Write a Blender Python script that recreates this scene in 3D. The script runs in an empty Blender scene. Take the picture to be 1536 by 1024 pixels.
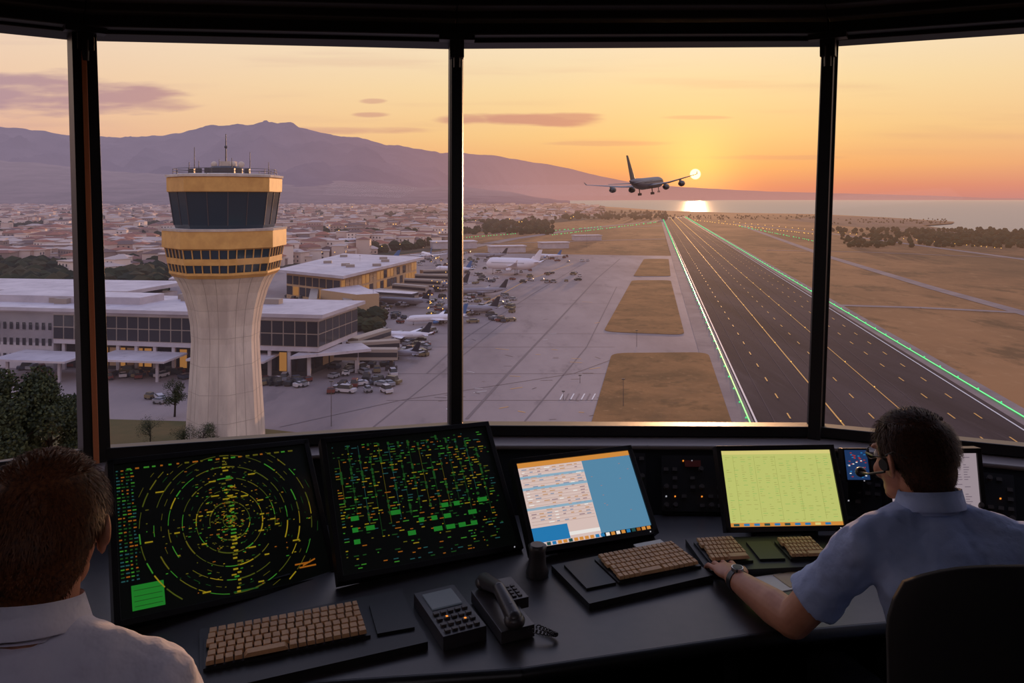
import bpy, math, random
from mathutils import Vector, Matrix, noise
random.seed(7)
F=1150.0; HY=298.0; CX=768.0; EYE=1.85; H=45.0; GZ=EYE-H
V=Vector
def P(px,py,Y): return V(((px-CX)/F*Y, Y, EYE-(py-HY)/F*Y))
def G(px,py,z=0.0):
    Y=(H-z)*F/(py-HY); return V(((px-CX)/F*Y,Y,GZ+z))
def D(px,py,z=0.75):
    Y=(EYE-z)*F/(py-HY); return V(((px-CX)/F*Y,Y,z))
def proj(v): return (CX+v.x/v.y*F, HY+(EYE-v.z)/v.y*F)
def lin(c):
    o=[]
    for a in c[:3]:
        a=a/255.0
        o.append(a/12.92 if a<=0.04045 else ((a+0.055)/1.055)**2.4)
    return (o[0],o[1],o[2],1.0)
def lerp(a,b,t): return a+(b-a)*t
def interp(tab,x):
    if x<=tab[0][0]: return tab[0][1]
    for i in range(len(tab)-1):
        if x<=tab[i+1][0]:
            a,b=tab[i],tab[i+1]; return lerp(a[1],b[1],(x-a[0])/(b[0]-a[0]))
    return tab[-1][1]
sc=bpy.context.scene
sc.view_settings.view_transform='Standard'
sc.view_settings.look='None'
# ------------------------------------------------------------ node helpers
def setin(nt,sock,v):
    if isinstance(v,bpy.types.NodeSocket): nt.links.new(v,sock)
    else: sock.default_value=v
def M(nt,op,a,b=None,c=None,clamp=False):
    n=nt.nodes.new('ShaderNodeMath'); n.operation=op; n.use_clamp=clamp
    setin(nt,n.inputs[0],a)
    if b is not None: setin(nt,n.inputs[1],b)
    if c is not None: setin(nt,n.inputs[2],c)
    return n.outputs[0]
def MR(nt,v,a,b,c=0.0,d=1.0,smooth=False):
    n=nt.nodes.new('ShaderNodeMapRange'); n.clamp=True
    if smooth: n.interpolation_type='SMOOTHSTEP'
    setin(nt,n.inputs[0],v)
    for i,x in enumerate((a,b,c,d)): n.inputs[i+1].default_value=x
    return n.outputs[0]
def MIXC(nt,f,a,b,bt='MIX'):
    n=nt.nodes.new('ShaderNodeMix'); n.data_type='RGBA'; n.blend_type=bt
    setin(nt,n.inputs[0],f); setin(nt,n.inputs[6],a); setin(nt,n.inputs[7],b)
    return n.outputs[2]
def RAMP(nt,f,stops):
    n=nt.nodes.new('ShaderNodeValToRGB'); cr=n.color_ramp
    while len(cr.elements)<len(stops): cr.elements.new(0.5)
    for e,(p,c) in zip(cr.elements,stops): e.position=p; e.color=lin(c)
    setin(nt,n.inputs[0],f); return n.outputs[0]
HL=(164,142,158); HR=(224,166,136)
def haze_wrap(nt,shader,dist=9000.0,zk=0.0,maxf=0.97,hl=HL,hr=HR):  # paints aerial haze into the material as emitted colour, by world position
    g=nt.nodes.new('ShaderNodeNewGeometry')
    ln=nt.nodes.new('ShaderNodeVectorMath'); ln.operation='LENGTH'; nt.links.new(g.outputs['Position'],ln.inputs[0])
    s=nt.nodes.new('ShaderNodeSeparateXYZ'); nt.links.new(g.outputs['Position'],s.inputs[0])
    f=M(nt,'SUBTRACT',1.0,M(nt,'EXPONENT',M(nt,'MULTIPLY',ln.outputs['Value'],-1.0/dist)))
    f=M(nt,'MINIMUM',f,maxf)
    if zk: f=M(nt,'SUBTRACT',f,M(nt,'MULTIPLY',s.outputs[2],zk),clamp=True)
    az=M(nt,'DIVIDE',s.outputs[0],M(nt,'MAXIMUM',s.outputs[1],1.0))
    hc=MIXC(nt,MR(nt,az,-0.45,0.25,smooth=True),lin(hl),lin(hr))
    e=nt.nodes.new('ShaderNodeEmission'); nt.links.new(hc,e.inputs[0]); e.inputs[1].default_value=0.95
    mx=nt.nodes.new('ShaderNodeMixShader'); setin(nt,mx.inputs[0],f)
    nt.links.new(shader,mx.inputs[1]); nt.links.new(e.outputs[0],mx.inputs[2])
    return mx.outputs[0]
MATS={}
def mat(name,col=(128,128,128),rough=0.6,metal=0.0,haze=0,nz=None,col2=None,bump=None,emit=0,zk=0,spec=None,stretch=None,maxf=.97,hl=HL,hr=HR,patch=None,lohi=(.36,.64)):
    if name in MATS: return MATS[name]
    m=bpy.data.materials.new(name); m.use_nodes=True; nt=m.node_tree
    b=nt.nodes['Principled BSDF']; out=nt.nodes['Material Output']
    b.inputs['Base Color'].default_value=lin(col); b.inputs['Roughness'].default_value=rough; b.inputs['Metallic'].default_value=metal
    if spec is not None: b.inputs['Specular IOR Level'].default_value=spec
    vec=None
    if nz or bump:
        tc=nt.nodes.new('ShaderNodeNewGeometry'); vec=tc.outputs['Position']
        if stretch:
            mp=nt.nodes.new('ShaderNodeMapping'); mp.inputs['Scale'].default_value=stretch; nt.links.new(vec,mp.inputs[0]); vec=mp.outputs[0]
    if nz:
        n=nt.nodes.new('ShaderNodeTexNoise'); n.inputs['Scale'].default_value=nz; n.inputs['Detail'].default_value=8; n.inputs['Roughness'].default_value=.62
        nt.links.new(vec,n.inputs['Vector'])
        cc=MIXC(nt,MR(nt,n.outputs[0],lohi[0],lohi[1]),lin(col),lin(col2))
        if patch:
            for (scl,colr,lo,hi,am) in patch:
                n3=nt.nodes.new('ShaderNodeTexNoise'); n3.inputs['Scale'].default_value=scl; n3.inputs['Detail'].default_value=9; n3.inputs['Roughness'].default_value=.7; nt.links.new(vec,n3.inputs['Vector'])
                cc=MIXC(nt,M(nt,'MULTIPLY',MR(nt,n3.outputs[0],lo,hi,smooth=True),am),cc,lin(colr))
        nt.links.new(cc,b.inputs['Base Color'])
    if bump:
        n=nt.nodes.new('ShaderNodeTexNoise'); n.inputs['Scale'].default_value=bump[0]; n.inputs['Detail'].default_value=4
        nt.links.new(vec,n.inputs['Vector'])
        bp=nt.nodes.new('ShaderNodeBump'); bp.inputs['Strength'].default_value=bump[1]; bp.inputs['Distance'].default_value=bump[2]
        nt.links.new(n.outputs[0],bp.inputs['Height']); nt.links.new(bp.outputs[0],b.inputs['Normal'])
    if emit:
        b.inputs['Emission Color'].default_value=lin(col); b.inputs['Emission Strength'].default_value=emit
    sh=b.outputs[0]
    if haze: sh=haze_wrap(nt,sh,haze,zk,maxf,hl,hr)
    nt.links.new(sh,out.inputs[0])
    MATS[name]=m; return m
def em(name,col,s=1.0):
    if name in MATS: return MATS[name]
    m=bpy.data.materials.new(name); m.use_nodes=True; nt=m.node_tree
    b=nt.nodes['Principled BSDF']; b.inputs['Base Color'].default_value=(0.01,0.01,0.01,1); b.inputs['Roughness'].default_value=.35
    b.inputs['Emission Color'].default_value=lin(col); b.inputs['Emission Strength'].default_value=s
    MATS[name]=m; return m
# ------------------------------------------------------------ mesh builder
class MB:
    def __init__(s): s.v=[]; s.f=[]; s.m=[]; s.sm=[]; s.mats=[]
    def mi(s,m):
        if m not in s.mats: s.mats.append(m)
        return s.mats.index(m)
    def add(s,vs,fs,m,smooth=False):
        o=len(s.v); k=s.mi(m); s.v.extend([tuple(x) for x in vs])
        for f in fs: s.f.append([i+o for i in f]); s.m.append(k); s.sm.append(smooth)
    def obox(s,c,ux,uy,uz,m):
        c=V(c); vs=[c+ux*a+uy*b+uz*d for d in(-1,1) for b in(-1,1) for a in(-1,1)]
        s.add(vs,[(0,2,3,1),(4,5,7,6),(0,1,5,4),(2,6,7,3),(0,4,6,2),(1,3,7,5)],m)
    def box(s,c,size,m,rz=0.0):
        R=Matrix.Rotation(rz,3,'Z')
        s.obox(c,R@V((size[0]/2,0,0)),R@V((0,size[1]/2,0)),V((0,0,size[2]/2)),m)
    def quad(s,a,b,c,d,m): s.add([a,b,c,d],[(0,1,2,3)],m)
    def poly(s,pts,m): s.add(pts,[tuple(range(len(pts)))],m)
    def prism(s,pts,z0,z1,m,mtop=None):
        n=len(pts); vs=[(p[0],p[1],z0) for p in pts]+[(p[0],p[1],z1) for p in pts]
        s.add(vs,[(i,(i+1)%n,n+(i+1)%n,n+i) for i in range(n)]+[tuple(range(n-1,-1,-1))],m)
        s.add(vs[n:],[tuple(range(n))],mtop or m)
    def frame(s,d):
        d=V(d).normalized(); a=V((0,0,1)) if abs(d.z)<.9 else V((1,0,0))
        x=d.cross(a).normalized(); return x,x.cross(d).normalized()
    def cone(s,p0,p1,r0,r1,m,n=12,smooth=True):
        p0=V(p0);p1=V(p1); x,y=s.frame(p1-p0); vs=[]
        for p,r in((p0,r0),(p1,r1)):
            for i in range(n):
                a=2*math.pi*i/n; vs.append(p+x*math.cos(a)*r+y*math.sin(a)*r)
        s.add(vs,[(i,(i+1)%n,n+(i+1)%n,n+i) for i in range(n)],m,smooth)
        s.add(vs[:n],[tuple(range(n-1,-1,-1))],m); s.add(vs[n:],[tuple(range(n))],m)
    def ball(s,c,r,m,R=None,nu=16,nv=10,smooth=True):
        if not hasattr(r,'__len__'): r=(r,r,r)
        c=V(c); vs=[]
        for j in range(1,nv):
            t=math.pi*j/nv
            for i in range(nu):
                a=2*math.pi*i/nu; q=V((r[0]*math.sin(t)*math.cos(a),r[1]*math.sin(t)*math.sin(a),r[2]*math.cos(t)))
                vs.append(c+(R@q if R else q))
        t=V((0,0,r[2])); vs.append(c+(R@t if R else t)); vs.append(c-(R@t if R else t)); T=len(vs)-2;B=T+1
        fs=[]
        for j in range(nv-2):
            for i in range(nu):
                a=j*nu+i;b=j*nu+(i+1)%nu; fs.append((a,a+nu,b+nu,b))
        for i in range(nu): fs.append((T,i,(i+1)%nu)); fs.append((B,(nv-2)*nu+(i+1)%nu,(nv-2)*nu+i))
        s.add(vs,fs,m,smooth)
    def limb(s,pts,rs,m,n=14):
        for i in range(len(pts)-1): s.cone(pts[i],pts[i+1],rs[i],rs[i+1],m,n)
        for p,r in zip(pts,rs): s.ball(p,r,m,nu=n,nv=8)
    def loft(s,rings,m,n=24,smooth=True):
        vs=[]
        for c,rx,ry,yaw,tilt in rings:
            R=Matrix.Rotation(yaw,3,'Z')@Matrix.Rotation(tilt,3,'X')
            for i in range(n):
                a=2*math.pi*i/n; ca,sa=math.cos(a),math.sin(a)
                e=.85; vs.append(V(c)+R@V((rx*math.copysign(abs(ca)**e,ca),ry*math.copysign(abs(sa)**e,sa),0)))
        k=len(rings); fs=[(j*n+i,j*n+(i+1)%n,(j+1)*n+(i+1)%n,(j+1)*n+i) for j in range(k-1) for i in range(n)]
        fs+= [tuple(range(n-1,-1,-1)),tuple(range((k-1)*n,k*n))]
        s.add(vs,fs,m,smooth)
    def lathe(s,c,prof,m,n=8,rot=0,smooth=False,cap=True):
        vs=[]
        for r,z in prof:
            for i in range(n):
                a=2*math.pi*i/n+rot; vs.append((c[0]+r*math.cos(a),c[1]+r*math.sin(a),c[2]+z))
        k=len(prof); s.add(vs,[(j*n+i,j*n+(i+1)%n,(j+1)*n+(i+1)%n,(j+1)*n+i) for j in range(k-1) for i in range(n)],m,smooth)
        if cap: s.add(vs[:n],[tuple(range(n-1,-1,-1))],m); s.add(vs[-n:],[tuple(range(n))],m)
    def build(s,name,parent=None,bevel=0,remesh=0,smooth=0,disp=None,mx=None):
        me=bpy.data.meshes.new(name); me.from_pydata(s.v,[],s.f)
        for m in s.mats: me.materials.append(m)
        me.polygons.foreach_set('material_index',s.m); me.polygons.foreach_set('use_smooth',s.sm); me.update()
        o=bpy.data.objects.new(name,me); sc.collection.objects.link(o)
        if parent: o.parent=parent
        if mx is not None: o.matrix_world=mx
        if remesh:
            r=o.modifiers.new('r','REMESH'); r.mode='VOXEL'; r.voxel_size=remesh; r.use_smooth_shade=True
        if smooth:
            r=o.modifiers.new('s','SMOOTH'); r.factor=.5; r.iterations=smooth
        if disp:
            t=bpy.data.textures.new(name+'_t','CLOUDS'); t.noise_scale=disp[0]; t.noise_depth=2
            r=o.modifiers.new('d','DISPLACE'); r.texture=t; r.strength=disp[1]; r.mid_level=.5; r.texture_coords='LOCAL'
        if bevel:
            r=o.modifiers.new('b','BEVEL'); r.width=bevel; r.segments=2; r.limit_method='ANGLE'; r.angle_limit=.7
        return o
def empty(name,loc=(0,0,0)):
    e=bpy.data.objects.new(name,None); e.empty_display_size=.1; sc.collection.objects.link(e); return e

# ============================================================ WORLD
az0=(1043-CX)/F; el0=(HY-261)/F
SUN=V((az0,1,el0)).normalized()
w=bpy.data.worlds.new('dusk_sky'); sc.world=w; w.use_nodes=True; nt=w.node_tree
bg=nt.nodes['Background']
tc=nt.nodes.new('ShaderNodeTexCoord'); dirv=tc.outputs['Generated']
s=nt.nodes.new('ShaderNodeSeparateXYZ'); nt.links.new(dirv,s.inputs[0]); X,Y_,Z=s.outputs
dt=nt.nodes.new('ShaderNodeVectorMath'); dt.operation='DOT_PRODUCT'; nt.links.new(dirv,dt.inputs[0]); dt.inputs[1].default_value=SUN; dot=dt.outputs['Value']
left=RAMP(nt,Z,[(0,(180,144,154)),(.03,(206,158,156)),(.07,(230,180,162)),(.12,(241,202,174)),(.19,(242,213,190)),(.34,(200,188,198)),(.6,(150,154,184)),(1,(120,128,164))])
right=RAMP(nt,Z,[(0,(214,136,118)),(.014,(232,144,108)),(.04,(251,178,110)),(.08,(255,206,134)),(.14,(255,222,164)),(.2,(253,230,192)),(.36,(208,196,202)),(.62,(150,154,184)),(1,(120,128,164))])
k=M(nt,'POWER',MR(nt,dot,.55,1.0),1.5)
col=MIXC(nt,k,left,right)
om=M(nt,'SUBTRACT',1.0,dot)
g1=M(nt,'EXPONENT',M(nt,'MULTIPLY',om,-900.0)); g2=M(nt,'EXPONENT',M(nt,'MULTIPLY',om,-90.0))
def scol(c,f):
    n=nt.nodes.new('ShaderNodeVectorMath'); n.operation='SCALE'; setin(nt,n.inputs[0],c); setin(nt,n.inputs['Scale'],f); return n.outputs[0]
def addc(a,b):
    n=nt.nodes.new('ShaderNodeVectorMath'); n.operation='ADD'; setin(nt,n.inputs[0],a); setin(nt,n.inputs[1],b); return n.outputs[0]
cmb=nt.nodes.new('ShaderNodeCombineXYZ')
ys=M(nt,'MAXIMUM',Y_,.05)
az=M(nt,'DIVIDE',X,ys); el=M(nt,'DIVIDE',Z,ys)
nt.links.new(M(nt,'MULTIPLY',az,9.0),cmb.inputs[0]); nt.links.new(M(nt,'MULTIPLY',el,60.0),cmb.inputs[1])
nn=nt.nodes.new('ShaderNodeTexNoise'); nn.inputs['Scale'].default_value=1.0; nn.inputs['Detail'].default_value=8; nt.links.new(cmb.outputs[0],nn.inputs['Vector'])
front=MR(nt,Y_,.05,.15)
cl=None
for (cx,cy,wx,wy,a) in [(30,140,240,36,1.0),(150,150,160,24,1.),(235,156,80,14,.8),(800,180,125,12,1.),(700,180,60,9,.9),(860,176,70,9,.9),(560,172,34,5,.7),(560,152,24,5,.6),(500,196,170,7,.6),(1040,176,60,4,.4),(1130,236,160,5,.35),(900,215,120,5,.4),(-500,150,400,30,1),(1900,160,300,25,.6)]:
    a1=M(nt,'POWER',M(nt,'MULTIPLY',M(nt,'SUBTRACT',az,(cx-CX)/F),F/wx),2.0)
    a2=M(nt,'POWER',M(nt,'MULTIPLY',M(nt,'SUBTRACT',el,(HY-cy)/F),F/wy),2.0)
    q=M(nt,'SUBTRACT',M(nt,'MULTIPLY',nn.outputs[0],2.4),M(nt,'ADD',a1,a2))
    q=M(nt,'MULTIPLY',MR(nt,q,.25,1.1,smooth=True),a)
    cl=q if cl is None else M(nt,'MAXIMUM',cl,q)
cl=M(nt,'MULTIPLY',M(nt,'MULTIPLY',cl,front),.78)
ccol=MIXC(nt,k,lin((160,134,158)),lin((214,142,122)))
col=MIXC(nt,cl,col,ccol)
cmb2=nt.nodes.new('ShaderNodeCombineXYZ'); nt.links.new(M(nt,'MULTIPLY',az,2.5),cmb2.inputs[0]); nt.links.new(M(nt,'MULTIPLY',el,38.0),cmb2.inputs[1])
n2=nt.nodes.new('ShaderNodeTexNoise'); n2.inputs['Detail'].default_value=5; n2.inputs['Scale'].default_value=1.; nt.links.new(cmb2.outputs[0],n2.inputs['Vector'])
col=MIXC(nt,M(nt,'MULTIPLY',MR(nt,n2.outputs[0],.5,.75,smooth=True),M(nt,'MULTIPLY',front,.2)),col,ccol)
col=addc(col,scol((.5,.25,.04),g1)); col=addc(col,scol((.16,.06,.0),g2))
disc=MR(nt,dot,1-.000024,1-.000018)
col=addc(col,scol((2.2,1.5,.7),disc))
col=scol(col,MR(nt,Z,.23,.55,1.0,1.9,smooth=True))
nt.links.new(col,bg.inputs[0]); bg.inputs[1].default_value=1.0
sl=bpy.data.lights.new('sun_light','SUN'); sl.energy=2.2; sl.color=(1,.52,.25); sl.angle=.012
so=bpy.data.objects.new('sun_light',sl); sc.collection.objects.link(so)
so.rotation_euler=SUN.to_track_quat('Z','Y').to_euler(); so.location=SUN*100
cd=bpy.data.cameras.new('camera'); cam=bpy.data.objects.new('camera',cd); sc.collection.objects.link(cam); sc.camera=cam
cd.sensor_width=36; cd.lens=F/1536*36; cd.shift_y=-(512-HY)/1536; cam.location=(0,0,EYE); cam.rotation_euler=(math.pi/2,0,0)
cd.clip_start=.05; cd.clip_end=200000

# ============================================================ LANDSCAPE
HZ=6800
grass=mat('dry_grass',(160,116,76),.95,haze=HZ,nz=.01,col2=(114,84,56),spec=.1,stretch=(1,.5,1),patch=[(.05,(92,72,48),.5,.64,.8),(.25,(176,134,92),.52,.7,.5),(.006,(98,76,52),.48,.58,.6)])
grassg=mat('verge_grass',(80,80,48),.95,haze=HZ,nz=.05,col2=(112,92,58),spec=.1)
cityg=mat('city_ground',(90,78,68),.95,haze=HZ,nz=.02,col2=(52,56,40),spec=.1)
conc=mat('apron_concrete',(154,138,134),.8,haze=HZ,nz=.03,col2=(124,111,111),spec=.2,stretch=(1,.35,1),patch=[(.12,(100,90,92),.56,.72,.5),(.02,(168,150,144),.55,.7,.5)])
conc2=mat('taxiway_concrete',(146,130,124),.85,haze=HZ,nz=.1,col2=(124,110,108),spec=.15)
asph=mat('runway_asphalt',(66,58,62),.9,haze=HZ,nz=.07,col2=(44,39,44),stretch=(1,.08,1),spec=.08,patch=[(.3,(80,70,72),.55,.7,.5)])
white=mat('paint_white',(215,210,205),.6,haze=HZ); yellow=mat('paint_yellow',(215,155,60),.6,haze=HZ,emit=.08)
seam=mat('joint_dark',(104,92,94),.8,haze=HZ)
green=em('light_green',(50,225,125),1.3); lyel=em('light_amber',(255,190,90),1.6); lred=em('light_red',(255,90,50),2.5)
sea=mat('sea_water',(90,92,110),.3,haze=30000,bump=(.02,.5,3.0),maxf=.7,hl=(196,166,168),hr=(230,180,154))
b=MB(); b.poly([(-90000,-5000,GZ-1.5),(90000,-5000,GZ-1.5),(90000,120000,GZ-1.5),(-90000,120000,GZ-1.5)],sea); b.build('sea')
coast=[G(815,302),G(850,306),G(930,311),G(1000,316),G(1100,319),G(1230,321),G(1330,326),G(1432,332.5),G(1428,335),G(1385,338),G(1440,346),G(1536,355),G(1800,372)]
pts=[V((-60000,-3000,GZ)),V((-60000,30000,GZ)),V((800,30000,GZ))]+coast+[V((2500,300,GZ)),V((4000,-3000,GZ))]
b=MB(); b.poly(pts,grass)
o=b.build('airfield_ground')
o.modifiers.new('tri','TRIANGULATE')
b=MB()
b.poly([G(x,y,.05) for x,y in [(-900,306),(815,303),(850,307),(930,313),(1000,319),(930,326),(830,334),(700,350),(660,375),(420,402),(200,428),(-300,480),(-900,520)]],cityg)
b.poly([G(x,y,.08) for x,y in [(1235,322.5),(1330,327),(1430,333),(1380,338),(1440,347),(1536,356),(1536,362),(1300,342),(1180,330)]],mat('salt_marsh',(104,88,80),.95,haze=HZ,nz=.01,col2=(74,66,58),spec=.1))
b.build('city_ground')
c1=lambda c,Y,z=.1: V((.186*Y+c,Y,GZ+z))
b=MB(); b.poly([G(-500,520,.1),G(200,430,.1),G(640,378,.1),G(955,383,.1),c1(19,602),c1(19,40),V((-300,40,GZ+.1))],conc)
def road(b,pl,wd,m,z):
    pl=[G(x,y,z) for x,y in pl]
    for i in range(len(pl)-1):
        d=(pl[i+1]-pl[i]).normalized(); n=V((-d.y,d.x,0))*wd/2
        b.quad(pl[i]-n,pl[i+1]-n,pl[i+1]+n,pl[i]+n,m)
b.build('apron_pavement')
b=MB()
road(b,[(640,383),(770,358),(880,342),(1000,330)],14,conc2,.12)
road(b,[(700,352),(840,345),(1000,338)],9,conc2,.12)
road(b,[(700,366),(850,362),(1000,358)],7,conc2,.12)
road(b,[(1112,338),(1240,384),(1400,432),(1560,476)],7,conc2,.12)
road(b,[(1238,457),(1380,461),(1560,470)],5,conc2,.14)
road(b,[(1100,335),(1260,352),(1560,392)],8,conc2,.12)
road(b,[(1150,375),(1300,378),(1560,388)],4,conc2,.14)
b.build('taxiway_pavement')
b=MB()
ig=mat('infield_grass',(156,112,70),.95,haze=HZ,nz=.06,col2=(116,86,54),spec=.1,patch=[(.2,(96,74,46),.5,.66,.7),(.6,(176,134,90),.55,.7,.5)])
def rounded(pl,r=5,n=5):
    P_=[G(x,y,.22) for x,y in pl]; out=[]
    for i,p in enumerate(P_):
        a=P_[i-1];c=P_[(i+1)%len(P_)]; la=min(r,(a-p).length*.45); lc=min(r,(c-p).length*.45); s0=p+(a-p).normalized()*la; s1=p+(c-p).normalized()*lc
        for k_ in range(n+1): t=k_/n; out.append(s0*(1-t)**2+p*2*t*(1-t)+s1*t*t)
    return out
for pl in ([(948,420),(1006,420),(1027,502),(905,497)],[(966,388),(1003,388),(1006,414),(950,414)],[(918,529),(1062,528),(1100,640),(1190,900),(760,900),(885,640)]):
    b.poly(rounded(pl),ig)
b.poly([G(x,y,.22) for x,y in [(150,628),(300,632),(480,652),(420,900),(-200,900),(-100,640)]],grassg)
b.build('grass_infield')
b=MB()
Y0,Y1=20,1950
def strip(ca,cb,z,m,ya=Y0,yb=Y1): b.quad(c1(ca,ya,z),c1(cb,ya,z),c1(cb,yb,z),c1(ca,yb,z),m)
strip(13,20,.18,conc2,Y0,1700); strip(73,79,.18,conc2)
strip(20,73,.25,asph)
strip(20.2,20.6,.32,white); strip(71.2,71.6,.32,white)
strip(37.2,37.55,.32,yellow,60); strip(52,52.25,.32,yellow,60)
for c in (27.5,44.5,61,66.5):
    y=60
    while y<1800: 
        strip(c,c+.3,.32,yellow,y,y+4); y+=16
for c in (24,33,41,49,57):
    strip(c,c+.2,.3,mat('asphalt_seam',(78,68,70),.9,haze=HZ,spec=.1))
for i in range(8): strip(28+i*4.7,30+i*4.7,.33,white,1780,1840)
for i in range(8): strip(28+i*4.7,30+i*4.7,.33,white,40,75)
b.build('runway')
b=MB()
strip(18.9,19.2,.45,green,60,1900); strip(75.3,75.8,.45,green,60,1900)
y=60
while y<1900:
    for c,m in((18.6,green),(76,green)):
        p=c1(c,y,.5); b.ball(p,.14+y*.0003,m,nu=6,nv=4)
    y+=12
y=70
while y<1900:
    for c in (37.4,52.2): p=c1(c,y,.4); b.ball(p,.1+y*.00025,lyel,nu=6,nv=4)
    y+=28
for i in range(44):
    t=i/43; 
    for (xa,ya,xb,yb,m) in ((1110,339,1235,364,green),(830,352,985,333,green),(1042,330,1230,352,lyel),(1080,331,1500,372,lyel),(700,356,900,340,green)):
        p=G(lerp(xa,xb,t)+random.uniform(-2,2),lerp(ya,yb,t),.8); b.ball(p,p.y*.0005,m,nu=6,nv=4)
b.build('runway_lights')
b=MB()
road(b,[(700,628),(760,562),(830,488),(895,418),(930,388)],.7,seam,.16)
road(b,[(640,560),(700,505),(800,440),(870,398)],.5,seam,.16)
road(b,[(780,640),(880,520),(925,430)],.35,seam,.16)
road(b,[(560,640),(660,560),(760,480)],.35,seam,.16)
road(b,[(420,640),(600,600),(860,560),(915,540)],.3,seam,.16)
road(b,[(700,470),(790,420),(860,395)],.4,yellow,.16)
for y in (402,430,455,500,520,560,600): road(b,[(560+(y-400)*.1,y),(940-(y-400)*.15,y)],.25,seam,.15)
for i in range(7):
    road(b,[(845+i*8,590),(840+i*8,599)],.3,conc2 if i%2 else white,.17)
for i in range(60): x=random.uniform(640,900); y=random.uniform(420,630); road(b,[(x,y),(x+random.uniform(4,20),y+random.uniform(-3,3))],.25,random.choice([white,yellow,seam,seam,mat('oil_stain',(92,82,84),.8,haze=HZ)]),.17)
b.build('apron_markings')
# mountains
rid=[(-1500,235),(-600,215),(-200,200),(0,190),(30,192),(60,196),(100,203),(150,206),(200,205),(245,203),(290,195),(330,190),(350,187),(375,186),(392,183),(408,183),(420,186),(440,190),(470,196),(500,203),(530,205),(560,212),(590,218),(620,222),(660,229),(700,230),(740,233),(780,240),(820,246),(850,252),(900,264),(960,276),(1050,282),(1150,287),(1300,291),(1400,293.5),(1490,297),(1700,297.6)]
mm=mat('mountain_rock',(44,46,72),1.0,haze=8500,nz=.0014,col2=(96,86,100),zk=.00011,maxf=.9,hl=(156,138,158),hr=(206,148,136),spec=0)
b=MB(); vs=[];NR=70; cols=list(range(-1500,1704,4))
for px in cols:
    t=min(1,max(0,(px-650)/350)); Yr=lerp(13000,30000,t); Yf=Yr*lerp(.42,.95,min(1,max(0,(px-600)/230)))
    rr=interp(rid,px)+noise.fractal(V((px/28,0,5)),1,2,5)*2.6*min(1,max(.15,(960-px)/300))
    hr=45+(298-rr)/F*Yr
    for j in range(NR+2):
        v=min(j/NR,1); Yy=lerp(Yf,Yr,v); x=(px-CX)/F*Yy
        nzv=noise.fractal(V((x/900,Yy/900,3)),.9,2.1,7); rg=1-abs(noise.noise(V((x/900,Yy/3200,7))))*2
        z=hr*(v**1.25)*(1+.9*(1-v)*nzv+1.0*(1-v)*(rg-.5))
        if j==0: z=-3
        if j==NR+1: z=-3; Yy+=2500
        vs.append((x,Yy,GZ+z))
n=NR+2
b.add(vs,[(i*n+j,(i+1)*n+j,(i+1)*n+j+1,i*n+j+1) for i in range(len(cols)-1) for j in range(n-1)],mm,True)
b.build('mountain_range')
b=MB(); vs=[]; cols=list(range(-1200,860,5))
for px in cols:
    top=interp([(-1200,245),(0,240),(120,252),(260,262),(420,266),(600,276),(760,288),(855,300)],px)+noise.fractal(V((px/130,1,1)),1,2,4)*7
    for j in range(14):
        v=min(j/11,1.); Yy=lerp(4200,7200,v); hr=45+(298-top)/F*7200; x=(px-CX)/F*Yy
        z=max(-3,hr)*(v**1.3)*(1+.4*(1-v)*noise.fractal(V((x/700,Yy/700,3)),1,2,5))
        if j==0:z=-3
        if j>11: z=hr*.9-100*(j-11); Yy+=600*(j-11)
        vs.append((x,Yy,GZ+z))
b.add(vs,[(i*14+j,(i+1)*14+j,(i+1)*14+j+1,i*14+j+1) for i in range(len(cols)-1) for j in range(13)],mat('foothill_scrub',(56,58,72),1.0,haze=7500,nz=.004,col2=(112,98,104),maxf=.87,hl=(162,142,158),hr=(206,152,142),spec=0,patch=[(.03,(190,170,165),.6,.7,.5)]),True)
b.build('foothills')
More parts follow.
